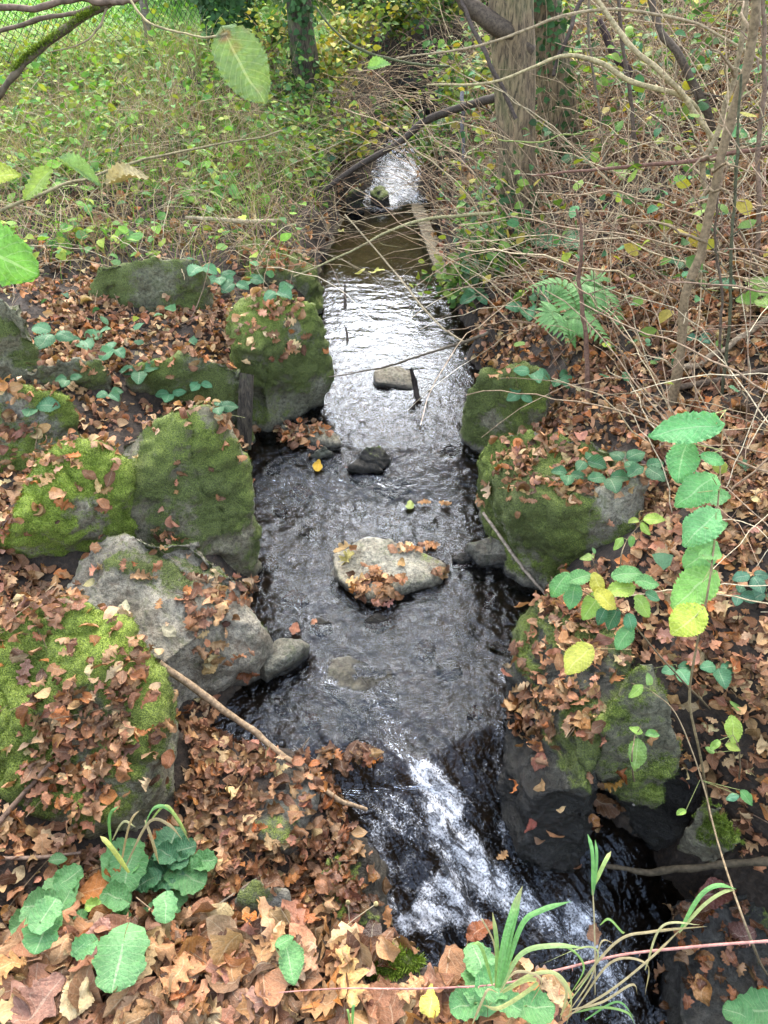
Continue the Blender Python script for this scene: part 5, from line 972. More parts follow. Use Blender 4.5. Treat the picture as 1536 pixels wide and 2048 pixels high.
base = hit(1420, 1420)[0]; r = thing('hazel_shoot', 'low spray of green and yellow leaves over the lower right boulder', 'hazel shoot', base)
stick('stem', None, None, PXD([(1120, 1160, 1.75), (1180, 1190, 1.75), (1240, 1225, 1.75), (1290, 1275, 1.8), (1350, 1350, 1.9)]) + [base], [.0012, .0015, .002, .003], (.16, .12, .07), 7, 50, 3, None, r, .15, .004)
for i, (b_, t_, c) in enumerate([((1132, 1150), (1100, 1195), GREEN), ((1140, 1160), (1185, 1148), GREEN), ((1150, 1170), (1140, 1220), (.15, .40, .14)), ((1200, 1190), (1165, 1240), LIME), ((1195, 1185), (1232, 1218), YEL), ((1188, 1150), (1205, 1190), (.60, .55, .08)), ((1222, 1180), (1275, 1172), (.38, .55, .08)), ((1230, 1150), (1285, 1145), GREEN),
                                 ((1275, 1160), (1318, 1170), GREEN), ((1275, 1195), (1300, 1235), (.32, .5, .09)), ((1265, 1250), (1232, 1300), (.17, .42, .14)), ((1235, 1215), (1215, 1260), DKG), ((1255, 1225), (1265, 1265), (.10, .30, .14)), ((1210, 1215), (1195, 1250), DKG), ((1290, 1185), (1320, 1200), (.1, .28, .12))]):
    hang(r, b_, t_, 1.72 + .01 * (i % 4), 'bramble' if i > 9 else 'hazel', c, 30 + i, .01, wf=.95, fold=.15, roll=0, curl=-.4)
r = thing('hazel_sprig', 'lone yellow leaf above the leaf strewn dark boulder at lower right', 'leaf', PD(1180, 1300, 1.8)); hang(r, (1178, 1298), (1130, 1345), 1.8, 'hazel', (.62, .62, .09), 50, .0, wf=1.15, fold=.05, roll=0)
stick('twig', None, None, PXD([(1178, 1298, 1.8), (1215, 1296, 1.82), (1262, 1300, 1.9)]), [.0008, .0012], (.3, .25, .12), 5, 16, 1, None, r, .1, .002)
# more small saplings with a few leaves on the right
for i, (bp_, st, lv, lb) in enumerate([
    ((1536, 1950), [(1510, 1900, 1.45), (1440, 1700, 1.6), (1400, 1560, 1.7), (1350, 1430, 1.75), (1300, 1380, 1.8), (1262, 1365, 1.85)], [((1285, 1370), (1258, 1395), LIME), ((1300, 1372), (1295, 1345), (.3, .48, .15)), ((1480, 1580), (1505, 1610), GREEN), ((1478, 1590), (1452, 1600), (.15, .38, .2)), ((1372, 1620), (1352, 1630), LIME)], 'long leaning stem with scattered lime leaves in the lower right'),
    ((1480, 1560), [(1478, 1500, 1.9), (1465, 1470, 1.85)], [((1462, 1430), (1470, 1490), (.42, .58, .10)), ((1440, 1480), (1420, 1500), (.3, .5, .1)), ((1450, 1490), (1480, 1500), (.4, .5, .08)), ((1430, 1505), (1410, 1495), (.25, .42, .1))], 'small sprig with a pointed lime leaf at the right edge'),
    ((1270, 1560), [(1265, 1520, 2.0), (1272, 1470, 2.0), (1280, 1450, 2.0)], [((1285, 1465), (1258, 1455), LIME), ((1290, 1468), (1320, 1470), (.2, .42, .12)), ((1276, 1475), (1270, 1540), (.25, .42, .1))], 'narrow leaved sprig before the dark hollow'),
    ((1250, 1200), [(1240, 1130, 2.2), (1255, 1080, 2.2), (1280, 1045, 2.2)], [((1245, 1075), (1228, 1100), LIME), ((1262, 1070), (1262, 1095), (.2, .42, .1)), ((1285, 1040), (1330, 1038), (.4, .55, .08)), ((1282, 1045), (1300, 1070), (.36, .52, .08)), ((1278, 1040), (1255, 1045), (.4, .5, .1))], 'sprig with lime oval leaves above the big right boulder'),
    ((1210, 1180), [(1190, 1130, 2.3), (1185, 1112, 2.3)], [((1188, 1112), (1160, 1118), (.36, .5, .12)), ((1190, 1108), (1185, 1095), (.2, .4, .15))], 'tiny two leaved sprig on the mossy face of the right boulder')]):
    g = hit(*bp_)[0]; r = thing('sprig', lb, 'sprig', g); stick('stem', None, None, [g] + PXD(st), [.003, .0022, .0014, .0008], (.20, .15, .09), 6, 40, i, None, r, .15, .003)
    for j, (b_, t_, c) in enumerate(lv):
        k = min(st, key=lambda q: (q[0] - b_[0]) ** 2 + (q[1] - b_[1]) ** 2); hang(r, b_, t_, k[2], 'bramble', c, 60 + j, .0, wf=.85, fold=.2)
        stick('petiole', None, None, [PD(*k), PD(b_[0], b_[1], k[2])], [.0009, .0007], (.25, .28, .1), 4, 5, 1, None, r, 0, 0)

# ------------------------------------------------------------------ three-leaved brambles
def bramble(px, py, s, col, label, dep=None, up=.06, yaw=0, seed=0, lf=3, group=None):
    g = hit(px, py)[0]; r_ = np.random.default_rng(seed); root = thing('bramble', label, 'bramble', g, group); c0 = g + np.array([0, -.01, up])
    stick('stem', None, None, [g + [r_.normal(0, .05), .05, -.01], g + [r_.normal(0, .03), .02, up * .7], c0], [.0018, .001], (.20, .20, .09), 5, 10, 1, None, root, .1, 0)
    d0 = float((c0 - CAMP) @ np.array([0, CP, -SP])); s = s * d0 / F
    for k in range(lf):
        a = yaw + (k - (lf - 1) / 2) * (1.45 if lf == 3 else 1.05) + r_.normal(0, .12); d = np.array([math.sin(a), math.cos(a), r_.uniform(-.3, .15)]); d /= np.linalg.norm(d)
        L1 = s * (1.15 if abs(k - (lf - 1) / 2) < .6 else .95); leaf_at('leaf', c0 + d * s * .12, c0 + d * (L1 + s * .12), 'bramble', np.array(col) * r_.uniform(.8, 1.2), 80 + k + 3 * (seed % 4), root, fold=.22, curl=-.5, wf=1.1)
BRB = [(405, 545, 38, 'first bramble sprig from the left in the line above the rounded boulder', 3.4), (440, 575, 34, 'second bramble sprig in the line above the rounded boulder', 2.8), (475, 595, 32, 'third bramble sprig, on the crown of the rounded boulder', 3.6), (555, 595, 36, 'rightmost bramble sprig on top of the rounded boulder', 2.4), (500, 580, 30, 'small bramble sprig between two others above the rounded boulder', 2.0),
       (120, 700, 46, 'bramble leaves over the leaf blanket at far left', 3.4), (170, 690, 44, 'bramble leaves beside the far left ones on the leaf blanket', 2.6), (240, 720, 34, 'bramble sprig at the edge of the leaf blanket', 4.0), (290, 775, 38, 'bramble hanging on the dark face of the long low boulder', 3.0), (345, 800, 30, 'small bramble low on the long boulder face', 3.2), (405, 790, 26, 'tiny bramble at the right of the long boulder face', 3.4), (230, 820, 26, 'two toned bramble sprig below the long low boulder', 2.4), (75, 830, 42, 'bramble leaf resting on the moss of the left edge boulder', 1.6), (440, 845, 34, 'dark bramble by the plank between boulders', 1.4), (150, 795, 26, 'bramble sprig beneath the dark half buried boulder', 3.0),
       (1050, 625, 42, 'bramble sprig left of the fern', 3.1), (1060, 500, 50, 'large dark bramble leaves above the fern, left group', 1.2), (1120, 505, 52, 'largest dark bramble leaf above the fern', 2.7), (1100, 600, 40, 'dark bramble sprig hanging in the fern', 3.5), (1060, 770, 36, 'bramble on the seam split boulder', 3.2), (1110, 790, 34, 'bramble right of the one on the seam split boulder', 2.2), (1040, 800, 30, 'lower bramble on the seam split boulder', 4.2),
       (1130, 975, 34, 'leftmost dark bramble on the big right boulder', 3.6), (1160, 960, 36, 'second dark bramble on the big right boulder', 2.2), (1210, 970, 44, 'largest dark bramble on the big right boulder', 3.1), (1240, 950, 40, 'dark bramble at the back of the big right boulder', 1.0), (1275, 975, 42, 'rightmost dark bramble on the big right boulder', 2.6),
       (1425, 1345, 38, 'three leaved bramble on the leafy slope right of the triangular boulder', 3.1), (1340, 1360, 36, 'bramble sprig behind the triangular boulder top', 2.8), (1480, 1190, 38, 'bluish bramble on the slope at the right edge', 3.0), (1520, 1200, 34, 'second bluish bramble cut by the right edge', 4.0), (1460, 1215, 30, 'small bluish bramble below the pair at the right edge', 2.0), (1500, 640, 44, 'lime bramble leaves at the right edge beside the dark stems', 3.4), (1530, 590, 46, 'dark bramble at the right edge above the lime one', 3.8), (1490, 300, 56, 'mint bramble leaves high at the right edge', 3.0), (1420, 350, 40, 'mint bramble below the high one at the right edge', 2.6),
       (900, 250, 40, 'mint bramble before the dark slanting branch', 3.2), (640, 330, 34, 'pale bluish bramble left of the cascade', 3.6), (960, 560, 34, 'green bramble over the channel at right, upper', 3.9), (955, 600, 34, 'green bramble over the channel at right, lower', 4.2), (1430, 590, 30, 'green bramble near the bent sapling', 2.8), (1350, 560, 28, 'dark bramble in the shade behind the bent sapling', 3.3), (1390, 690, 26, 'bluish bramble right of the bent sapling foot', 2.9), (1155, 335, 40, 'dark bramble in front of the ivy clad trunk foot', 3.0), (1240, 370, 34, 'lime bramble hanging in the twigs right of the trunks', 3.4)]
for i, (px, py, s, lb, yw) in enumerate(BRB):
    c = (.17, .44, .16) if 'mint' in lb else (.32, .5, .1) if 'lime' in lb else (.09, .25, .14) if 'bluish' in lb else (.07, .21, .08) if 'dark' in lb else (.12, .32, .14)
    bramble(px, py, s, c, lb, up=.05 + .03 * (i % 3), yaw=yw, seed=i)
# fern
g = hit(1150, 690)[0]; r = thing('fern', 'green fern with drooping fronds on the right bank', 'fern', g); dg = dz(1150, 690)
def frond(l, pl, seed):
    P = crom([PD(*q) for q in l], 24); V, Fc, U = tubes(P[None], np.linspace(.002, .0007, 24)[None], 4); b = Bag(); b.add(V, Fc, (.22, .32, .08), U); T = np.gradient(P, axis=0); T /= np.linalg.norm(T, axis=1, keepdims=True)
    for i in range(3, 23):
        f = math.sin(math.pi * min(1, (i + 1) / 24) ** .75) ** .8 * pl
        for s in (-1, 1):
            n = np.array([0, -.35, .9]); x = np.cross(T[i], n); x /= np.linalg.norm(x); d = x * s * .9 + T[i] * .45 + np.array([0, 0, -.35]); d /= np.linalg.norm(d); Lp, Fp, Up = FERNP
            nn = n - (n @ d) * d; nn /= np.linalg.norm(nn); W = P[i] + (Lp[:, :1] * np.cross(d, nn) * 1.3 + Lp[:, 1:2] * d + Lp[:, 2:] * nn) * f; b.add(W, Fp, np.array([.19, .42, .12]) * rng.uniform(.8, 1.2), Up)
    b.make('frond', M_GREEN, parent=r)
vv = leaf_shape('lance', 28, 5, 9, curl=-.6, fold=.2); ser = 1 - .45 * (np.arange(29) % 2); FERNP = (vv[0] * np.stack([np.repeat(ser, 5), np.ones(145), np.ones(145)], 1), vv[1], vv[2])
d1 = dg - .25
for q in [[(1150, 690, dg), (1155, 620, d1), (1120, 568, d1), (1045, 580, d1 - .05)], [(1150, 690, dg), (1172, 600, d1), (1212, 590, d1), (1248, 665, d1 - .1)], [(1150, 690, dg), (1130, 645, d1), (1170, 640, d1 - .1), (1232, 700, d1 - .2)], [(1150, 690, dg), (1120, 630, d1 - .05), (1105, 630, d1 - .1), (1140, 690, d1 - .2)], [(1150, 690, dg), (1165, 600, d1 + .1), (1190, 560, d1 + .1), (1210, 560, d1)]]: frond(q, .11, 1)

# ------------------------------------------------------------------ plants on the near ledge
def rosette(name, label, centre, leaves, dep_up=.0, cat='plant'):
    g = hit(*centre)[0]; r = thing(name, label, cat, g)
    for i, (cx, cy, s, c, kd, ang) in enumerate(leaves):
        p = hit(cx, cy)[0] + np.array([0, 0, .06 + .02 * (i % 3)]); dp = float((p - CAMP) @ np.array([0, CP, -SP])); L1 = s * dp / F * (.9 if kd == 'round' else 1)
        a = math.radians(ang); d = np.array([math.sin(a), math.cos(a), -.12]); b_ = p - d * L1 * .45; leaf_at('leaf', b_, b_ + d * L1, kd, c, 120 + i, r, fold=.12, curl=-.25, roll=.2, crump=.6, wf=.96, twist=0)
        stick('petiole', None, None, [g + rng.normal(0, .012, 3), (g + b_) / 2 + [0, 0, .02], b_], [.0013, .001], (.24, .32, .12), 5, 10, i, None, r, 0, 0)
    return r
mi, mg, dk = (.16, .37, .13), (.12, .32, .10), (.06, .20, .08)
rosette('avens_plant', 'mint green round leaved plant in the lower left, its left half', (150, 1865), [(135, 1790, 66, mi, 'round', -30), (158, 1778, 46, mg, 'round', 40), (95, 1846, 66, mi, 'round', -80), (58, 1868, 50, mi, 'round', -110), (112, 1905, 66, mg, 'round', 190), (128, 1868, 56, mi, 'round', 20), (175, 1860, 22, mg, 'round', 60), (187, 1932, 42, mg, 'round', 240), (150, 1830, 40, mg, 'round', 10)])
rosette('avens_plant', 'leafy green plant in the lower left with paler leaves at its top', (270, 1840), [(262, 1728, 72, (.22, .50, .16), 'round', 10), (266, 1772, 70, mg, 'round', 180), (240, 1822, 52, mg, 'round', -70), (250, 1858, 46, mg, 'round', 150), (235, 1850, 30, mi, 'round', -140), (200, 1840, 26, LIME, 'round', -90), (172, 1848, 24, mg, 'round', 0)])
rosette('avens_plant', 'dark green plant with rounded leaves right of the paler one', (345, 1800), [(352, 1697, 58, dk, 'round', 5), (380, 1722, 42, dk, 'round', 70), (340, 1735, 40, dk, 'round', -60), (325, 1768, 66, dk, 'round', -100), (300, 1788, 42, dk, 'round', -120), (372, 1752, 34, dk, 'round', 80), (402, 1740, 34, mg, 'round', 20), (422, 1745, 40, mg, 'round', 80), (392, 1785, 66, mg, 'round', 110), (345, 1828, 56, mi, 'round', 200), (313, 1860, 44, mi, 'round', -130), (352, 1868, 46, mi, 'round', 170)])
rosette('avens_plant', 'single large heart shaped leaf lying at the bottom left', (250, 1920), [(254, 1955, 96, mi, 'round', 180), (190, 1925, 40, mg, 'bramble', 230)])
rosette('avens_plant', 'green plant with rounded leaves at the bottom edge right of centre', (955, 2030), [(962, 1985, 78, mi, 'round', 0), (948, 1948, 56, mi, 'round', -20), (985, 2008, 60, mg, 'round', 80), (922, 2035, 56, mg, 'round', -100), (1065, 2045, 60, mg, 'round', 90), (1010, 2050, 46, mi, 'round', 120)])
rosette('avens_plant', 'round green leaf in the bottom right corner', (1510, 2045), [(1500, 2035, 74, mg, 'round', -90), (1455, 2042, 46, mg, 'round', -70)])
rosette('fallen_green_leaf', 'dark green serrated leaf lying among brown ones at lower left', (455, 1860), [(455, 1862, 52, (.08, .20, .06), 'beech', 30)], cat='leaf')
rosette('fallen_green_leaf', 'narrow folded green leaf standing in the litter at bottom centre', (580, 1960), [(585, 1945, 82, (.16, .38, .12), 'bramble', 160), (575, 1920, 40, (.16, .38, .12), 'bramble', 60)], cat='leaf')
rosette('fallen_green_leaf', 'small green leaf flat in the litter above the left plants', (125, 1740), [(125, 1738, 36, (.12, .28, .10), 'beech', 80)], cat='leaf')
def tuft(label, g, blades_, name='grass_tuft'):
    r = thing(name, label, 'grass tuft', g)
    for i, (l, wpx, c, dep) in enumerate(blades_):
        P = crom([PD(x, y, dep) if not isinstance(x, np.ndarray) else x for x, y in l], 26) + np.array([0, 0, 1]) * (np.sin(np.linspace(0, 3.1, 26)) * .015)[:, None]; wd = wpx * .7 * dep / F / 2 * np.minimum(1, np.minimum(np.linspace(.5, 3, 26), np.linspace(4.5, .05, 26)))
        V, Fc, U = ribbons(P[None], wd[None], side=(np.cross(P[-1] - P[0], CAMP - P[0])[None]), fold=.45); C = np.tile(c, (len(V), 1))
        if i % 3 == 0: C = C + np.clip(U[:, 1:2] * 2 - 1.2, 0, 1) * (np.array([.45, .36, .15]) - C)
        b = Bag(); U = U * [1, 0, 0]; b.add(V, Fc, C, U); b.make('blade', M_GREEN, parent=r)
g1, g2, tn = (.17, .42, .11), (.27, .46, .12), (.48, .39, .20)
tuft('tall green grass tuft at the bottom centre, green blades fanning over the foam', hit(1000, 1975)[0], [([(995, 1975), (1008, 1890), (1025, 1830), (1045, 1772)], 20, g1, 1.15), ([(1000, 1975), (1018, 1890), (1030, 1840), (1040, 1800)], 10, g1, 1.15), ([(1002, 1975), (1040, 1860), (1080, 1828), (1142, 1803)], 14, g1, 1.15), ([(992, 1975), (992, 1900), (985, 1825)], 12, g2, 1.17),
    ([(990, 1975), (988, 1900), (965, 1850), (960, 1838)], 5, tn, 1.17), ([(1000, 1980), (1040, 1915), (1100, 1898), (1170, 1896)], 13, (.36, .52, .18), 1.15), ([(1000, 1985), (1060, 1955), (1110, 1955), (1140, 2000), (1130, 2060)], 10, (.48, .52, .2), 1.15), ([(995, 1985), (975, 1985), (962, 2010), (940, 2060)], 7, tn, 1.15), ([(985, 1970), (960, 1900), (940, 1890)], 10, g2, 1.18), ([(1005, 1985), (1050, 1965), (1070, 1975), (1000, 2020), (965, 2010)], 11, (.45, .5, .16), 1.14), ([(1000, 1985), (1030, 1950), (1080, 1965), (1060, 2010)], 7, tn, 1.14)])
tuft('upright single grass stem with two short blades before the cascade', hit(1180, 2000)[0], [([(1190, 1990), (1186, 1880), (1184, 1760)], 4, (.5, .42, .25), 1.2), ([(1185, 1790), (1182, 1720), (1175, 1668)], 10, g1, 1.2), ([(1186, 1790), (1190, 1730), (1190, 1680)], 8, g1, 1.2), ([(1186, 1775), (1205, 1735), (1222, 1703)], 11, (.40, .55, .16), 1.2)])
tuft('arching grass at lower right, its tip green and its base straw coloured', hit(1250, 2030)[0], [([(1130, 2035), (1220, 1985), (1300, 1920), (1370, 1850)], 6, tn, 1.2), ([(1360, 1860), (1395, 1800), (1430, 1778), (1472, 1778)], 12, g1, 1.2), ([(1358, 1865), (1400, 1820), (1440, 1792), (1470, 1780)], 9, (.5, .56, .2), 1.2), ([(1150, 1980), (1230, 1890), (1300, 1870), (1415, 1853)], 7, tn, 1.2), ([(1290, 1940), (1320, 1860), (1400, 1850)], 6, (.52, .5, .24), 1.2)])
tuft('straw coloured grass bending over the falling water', hit(1180, 2030)[0], [([(1140, 2020), (1180, 1960), (1200, 1890), (1232, 1890)], 4, tn, 1.2), ([(1150, 2020), (1220, 1930), (1290, 1935), (1290, 1990)], 6, tn, 1.2), ([(1120, 2030), (1190, 1930), (1170, 1900), (1080, 1930)], 5, (.45, .5, .2), 1.2), ([(1140, 2020), (1200, 2010), (1260, 1975), (1275, 1990)], 6, tn, 1.2), ([(1150, 2025), (1200, 2020), (1250, 2030), (1270, 2050)], 6, g2, 1.2), ([(1170, 2040), (1230, 2010), (1268, 2035)], 5, g1, 1.2), ([(1200, 1850), (1215, 1845), (1240, 1870), (1250, 1865)], 6, g2, 1.2), ([(1140, 1990), (1165, 1940), (1130, 1900), (1075, 1895)], 6, g2, 1.2), ([(1110, 1950), (1130, 1990), (1120, 2040)], 8, (.5, .44, .2), 1.2)])
tuft('small grass tuft with yellowing blades above the left plants', hit(262, 1760)[0], [([(258, 1745), (225, 1700), (200, 1672)], 13, (.52, .58, .13), 1.7), ([(222, 1690), (222, 1640), (238, 1612)], 8, g1, 1.75), ([(225, 1680), (250, 1650), (272, 1655)], 6, (.5, .5, .25), 1.75), ([(285, 1665), (310, 1622), (345, 1628), (380, 1685)], 10, g1, 1.75), ([(288, 1660), (330, 1618), (355, 1640), (375, 1670)], 8, (.42, .56, .14), 1.75), ([(290, 1640), (305, 1680), (318, 1728)], 8, tn, 1.75), ([(240, 1740), (262, 1655), (280, 1620)], 6, (.55, .42, .22), 1.75), ([(250, 1735), (300, 1650), (340, 1655), (365, 1680)], 8, tn, 1.75)])
tuft('tiny green grass sprout at the bottom edge in the litter', hit(700, 2040)[0], [([(705, 2050), (707, 2020), (712, 2012)], 8, g1, 1.2), ([(700, 2050), (697, 2030), (694, 2018)], 6, g2, 1.2)])
# thorny red bramble cane across the bottom
P = [PD(560, 1985, 1.2), PD(700, 1978, 1.2), PD(850, 1978, 1.2), PD(1000, 1968, 1.2), PD(1120, 1940, 1.2), PD(1250, 1910, 1.2), PD(1400, 1893, 1.2), PD(1600, 1878, 1.2)]
r = thing('bramble_cane', 'pinkish red thorny bramble cane running across the bottom right', 'bramble cane', P[0]); st_ = stick('stem', None, None, P, [.0009, .0014, .0018, .0022, .0024], (.42, .20, .17), 8, 90, 4, None, r, .1, .002)
C_ = crom(P, 300); T_ = np.gradient(C_, axis=0); idx = np.arange(60, 295, 5) + rng.integers(-2, 2, 47); nn = rng.normal(0, 1, (47, 3)); Q = C_[idx]; nn = nn / np.linalg.norm(nn, axis=1, keepdims=True)
V, Fc, U = tubes(np.stack([Q, Q + nn * .003, Q + nn * .006 - T_[idx] * .2], 1), np.array([[.0012, .0006, .0001]]), 4); b = Bag(); b.add(V, Fc, (.45, .22, .16), U); o = b.make('thorn', M_STEM, parent=st_)
for i, (l, lb) in enumerate([([(655, 1885, 1.5), (700, 1845, 1.5), (752, 1808, 1.5)], 'thin pale stalk with a seed head over the dark pool'), ([(700, 1860, 1.55), (698, 1830, 1.55), (696, 1805, 1.55)], 'short upright stalk beside the one with the seed head')]):
    rt = thing('dry_stalk', lb, 'stalk', PD(*l[0])); stick('stem', None, None, PXD(l), [.001, .0008], (.5, .42, .28), 5, 14, i, None, rt, .1, 0)
    q = PD(*l[-1]); V, Fc, U = tubes(np.array([[q - [0, 0, .005], q - [0, 0, .002], q + [0, 0, .002], q + [0, 0, .005]]]), np.array([[.0005, .005, .005, .001]]), 8); b = Bag(); b.add(V, Fc, (.4, .33, .16), U); b.make('seed_head', M_STEM, parent=rt)

# ------------------------------------------------------------------ single fallen leaves one can point at
def fallen(px, py, s, col, kd, ang, label, v=0, lift=.02, wet=0, group=None, crump=.8, name='fallen_leaf', **kw):
    p, n = hit(px, py); zw = float(wl(p[0], p[1]))
    if p[2] < zw: p = PZ(px, py, float(wl(*PZ(px, py, zw)[:2])) + .004); n = np.array([0, 0, 1.])
    p = p + n * lift; dp = float((p - CAMP) @ np.array([0, CP, -SP])); L1 = s * dp / F; a = math.radians(ang); d = np.array([math.sin(a), math.cos(a), 0]); n = n + rng.normal(0, .15, 3); n /= np.linalg.norm(n); d = d - (d @ n) * n; d /= np.linalg.norm(d)
    b_ = p - d * L1 * .5; o = leaf_at(name, b_, b_ + d * L1, kd, col, 150 + v, None, m=M_DEAD, wet=wet, face=n, fold=.1, curl=-.3, crump=crump, **kw); setp(o, label, 'leaf', group); return o
ORG_, TN, PNK, PALE, BR = (.52, .22, .055), (.48, .28, .13), (.42, .22, .15), (.58, .44, .26), (.32, .15, .075)
for i, a in enumerate([(700, 1975, 118, (.62, .38, .14), 'oak', 170, 'large golden oak leaf lying at the bottom centre'), (205, 1795, 88, (.46, .17, .04), 'hazel', 70, 'orange brown broad leaf tucked behind the green plants'), (382, 1855, 92, (.55, .38, .22), 'beech', 200, 'pale ribbed leaf curling over the plants in the lower left'), (213, 1880, 78, (.42, .22, .16), 'beech', 20, 'pinkish brown oblong leaf between the green plants'), (362, 1960, 96, (.46, .22, .09), 'oak', 20, 'broad tan oak leaf beside the large heart shaped green leaf'),
    (272, 1888, 46, (.46, .24, .08), 'hazel', 60, 'small golden brown leaf under the green plants'), (90, 2010, 120, (.30, .15, .10), 'maple', 30, 'large dark brown leaf in the bottom left corner'), (25, 1960, 90, (.50, .26, .09), 'oak', 60, 'orange tan leaf at the left edge near the bottom'), (175, 2000, 80, (.56, .42, .22), 'hazel', 10, 'pale straw leaf at the bottom left'), (430, 1840, 60, (.42, .22, .12), 'beech', -60, 'rounded brown leaf right of the pale ribbed leaf'),
    (428, 1830, 46, (.50, .25, .08), 'oak', 40, 'orange leaf above the rounded brown leaf'), (520, 2010, 80, (.36, .19, .13), 'oak', 100, 'mauve brown leaf at the bottom left of centre'), (560, 1890, 50, (.50, .27, .11), 'oak', 20, 'tan oak leaf on the ledge edge'), (610, 1930, 60, (.42, .22, .12), 'oak', 140, 'brown oak leaf right of the narrow green leaf'), (820, 2000, 70, (.50, .28, .12), 'oak', 60, 'tan oak leaf near the bottom centre'), (860, 2030, 62, (.60, .52, .10), 'beech', 10, 'yellow leaf at the bottom edge'), (1070, 1960, 66, (.50, .33, .24), 'oak', 80, 'pale pinkish leaf under the grass tuft'), (1090, 2000, 62, (.54, .36, .2), 'oak', 150, 'pale tan leaf below the grass tuft'),
    (50, 1345, 50, (.42, .22, .15), 'oak', 10, 'lone pinkish oak leaf on the bright moss of the square boulder'), (140, 1308, 34, TN, 'oak', 80, 'small tan leaf on the bright moss of the square boulder'), (215, 1310, 44, TN, 'oak', 30, 'leaf at the upper rim of the leaf pile on the square boulder'),
    (283, 1157, 42, (.46, .26, .12), 'oak', 80, 'oak leaf alone on the bare grey boulder'), (247, 1132, 28, (.36, .16, .08), 'oak', 0, 'small brown leaf near the top of the grey boulder'), (250, 1222, 38, (.50, .46, .28), 'beech', 170, 'pale greenish oval leaf on the grey boulder'), (338, 1265, 36, (.48, .42, .27), 'beech', 120, 'pale curled leaf at the centre of the grey boulder'), (318, 1210, 26, (.50, .25, .10), 'oak', 0, 'orange tan leaf left of the grey boulder leaf group'), (310, 1055, 22, TN, 'oak', 60, 'tiny leaf at the top rim of the grey boulder'),
    (340, 1390, 34, (.46, .28, .13), 'oak', 60, 'leaf low on the grey boulder near the branch'), (440, 1225, 56, (.56, .33, .15), 'oak', 190, 'largest pale orange leaf on the right side of the grey boulder'), (432, 1285, 44, (.54, .34, .17), 'oak', 120, 'leaf below the largest one on the grey boulder'), (415, 1330, 40, (.40, .26, .10), 'hazel', 180, 'rounded olive brown leaf at the lower rim of the grey boulder'), (390, 1160, 44, (.52, .32, .18), 'oak', 100, 'upper right leaf of the group on the grey boulder'),
    (590, 1262, 34, (.42, .17, .09), 'beech', 0, 'reddish curled leaf on the small angular stone'), (495, 1345, 46, (.24, .09, .04), 'beech', 20, 'wet dark red leaf beside the small angular stone'), (637, 935, 28, (.70, .42, .03), 'hazel', 0, 'bright yellow leaf at the edge of the leaf bar'), (685, 1100, 44, (.52, .34, .14), 'oak', 60, 'golden oak leaf on the left end of the pale boulder'), (695, 1120, 44, (.55, .45, .14), 'oak', 70, 'yellowish oak leaf below the golden one on the pale boulder'), (820, 1012, 26, (.45, .52, .14), 'hazel', 0, 'lime leaf floating above the pale boulder'), (848, 1010, 28, (.46, .22, .07), 'oak', 80, 'orange leaf floating next to the lime one'), (890, 1012, 26, (.5, .25, .09), 'oak', 90, 'second orange leaf floating toward the right shore'),
    (760, 545, 22, (.62, .62, .14), 'beech', 80, 'yellow leaf floating in the channel, the rightmost of three'), (745, 548, 18, (.60, .60, .16), 'beech', 60, 'yellow leaf floating in the channel, the middle of three'), (720, 548, 22, (.62, .58, .12), 'beech', 60, 'yellow leaf floating in the channel, the leftmost of three'), (682, 465, 16, (.6, .6, .16), 'beech', 40, 'yellow leaf hanging above the channel at its left'), (985, 980, 52, (.62, .42, .26), 'oak', 20, 'pale tan leaf cluster top on the moss of the big right boulder'), (968, 1000, 40, (.56, .30, .15), 'oak', -30, 'leaf below the pale one on the moss of the big right boulder'),
    (1058, 1645, 34, (.36, .10, .07), 'hazel', 40, 'wet dark red leaf on the black end of the long boulder'), (1078, 1520, 44, (.34, .13, .08), 'beech', 15, 'reddish oval leaf hanging on the long dark boulder'), (1160, 905, 30, TN, 'oak', 20, 'leaf on the pale patch of the big right boulder'), (1265, 1125, 36, (.50, .16, .05), 'oak', 0, 'bright rust leaf behind the big right boulder'), (1295, 925, 24, (.2, .12, .1), 'beech', 40, 'dark leaf right of the brambles on the boulder'),
    (1222, 1560, 50, (.40, .20, .04), 'oak', 10, 'golden brown wet leaf standing over the dark hollow'), (1220, 1605, 60, (.17, .08, .035), 'hazel', 100, 'broad wet dark leaf in the hollow'), (1180, 1640, 36, (.26, .11, .03), 'beech', 120, 'wet orange brown leaf at the left of the hollow'), (630, 1560, 50, (.48, .18, .04), 'oak', 10, 'orange leaf stuck on the shore beside the long branch'), (660, 1650, 60, (.44, .27, .15), 'beech', 150, 'large pale ribbed leaf wet on the shore of the rapid'), (745, 1525, 50, (.40, .14, .03), 'oak', 60, 'wet orange leaf on the leaf clump in the rapid'), (652, 1520, 44, (.42, .30, .18), 'beech', 60, 'pale wet leaf at the left of the clump in the rapid'),
    (1430, 1790, 84, (.20, .07, .05), 'beech', 80, 'large wet dark red leaf on the lower right slab'), (1408, 1980, 56, (.40, .20, .07), 'beech', 10, 'wet golden brown leaf low on the right slab'), (1480, 1870, 70, (.17, .08, .06), 'beech', 90, 'ribbed dark wet leaf on the right slab'), (1255, 1860, 0, BR, 'oak', 0, ''), (960, 1870, 60, (.30, .10, .04), 'hazel', 60, 'rust brown wet leaf behind the tall grass tuft'), (1185, 1870, 46, (.42, .22, .12), 'beech', 10, 'brown leaf caught on the upright grass stem'), (1005, 1715, 28, (.50, .28, .12), 'oak', 60, 'blurred tan leaf carried in the cascade'), (1420, 990, 0, BR, 'oak', 0, ''), (1290, 1230, 0, BR, 'oak', 0, '')]):
    if a[2]: fallen(*a, v=i, wet=.9 if 'wet' in a[6] else 0, lift=.045 if a[1] > 1780 and a[0] < 1150 else .018, crump=1.0)
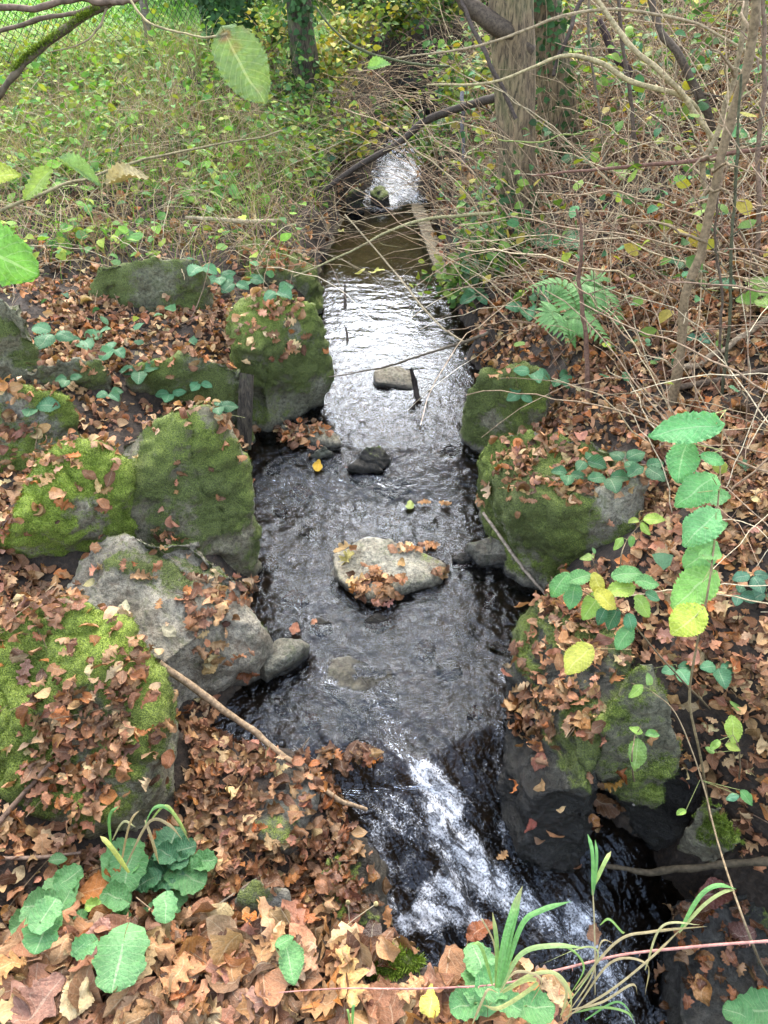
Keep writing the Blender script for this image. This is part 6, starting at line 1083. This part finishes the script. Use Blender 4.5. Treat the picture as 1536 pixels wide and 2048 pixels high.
for (grp_, lb, cx, cy, rx_, ry_, n, s) in [('leaves of the wreath on the pale boulder', 'brown leaf in the heaped wreath on the pale midstream boulder', 755, 1175, 50, 26, 34, 30), ('leaves on the mossy crown of the rounded boulder', 'tan leaf scattered over the mossy crown of the rounded boulder', 555, 680, 60, 55, 14, 24), ('leaves behind the pale boulder', 'tan leaf caught along the back rim of the pale midstream boulder', 825, 1095, 45, 7, 12, 24),
                                       ('leaves on the right end of the pale boulder', 'brown leaf caught at the right end of the pale midstream boulder', 880, 1145, 14, 14, 6, 26), ('leaves on the steep boulder', 'small pale leaf lying on the steep mossy boulder', 400, 960, 70, 60, 7, 18), ('leaves on the grey boulder', 'brown leaf in the loose group on the grey left boulder', 410, 1210, 40, 60, 16, 30),
                                       ('leaves on the round mossy boulder', 'tan leaf lying on the bright green moss cap', 160, 960, 75, 60, 12, 34), ('leaves on the mossy face of the big right boulder', 'small tan leaf on the mossy face of the big right boulder', 1020, 950, 50, 50, 8, 22), ('leaves of the clump in the rapid', 'wet brown leaf in the clump stranded in the rapid', 700, 1520, 52, 18, 22, 36)]:
    for j in range(n):
        x = cx + rx_ * rng.uniform(-1, 1); y = cy + ry_ * rng.uniform(-1, 1)
        if 'wreath' in lb: aa = rng.uniform(-1.9, 5.0); x = cx + rx_ * math.cos(aa) * rng.uniform(.5, 1); y = cy + ry_ * math.sin(aa) * rng.uniform(.4, 1)
        fallen(x, y, s * rng.uniform(.75, 1.3), deadcol(1)[0] * 1.25 * (.5 if 'wet' in lb else 1), ['oak', 'oak', 'beech'][j % 3], rng.uniform(0, 360), lb, v=j % 9 + 70, lift=rng.uniform(.008, .05 if 'wreath' in lb or 'clump' in lb else .015), wet=.8 if 'wet' in lb else 0, group=grp_, crump=rng.choice([.6, 1.4]))
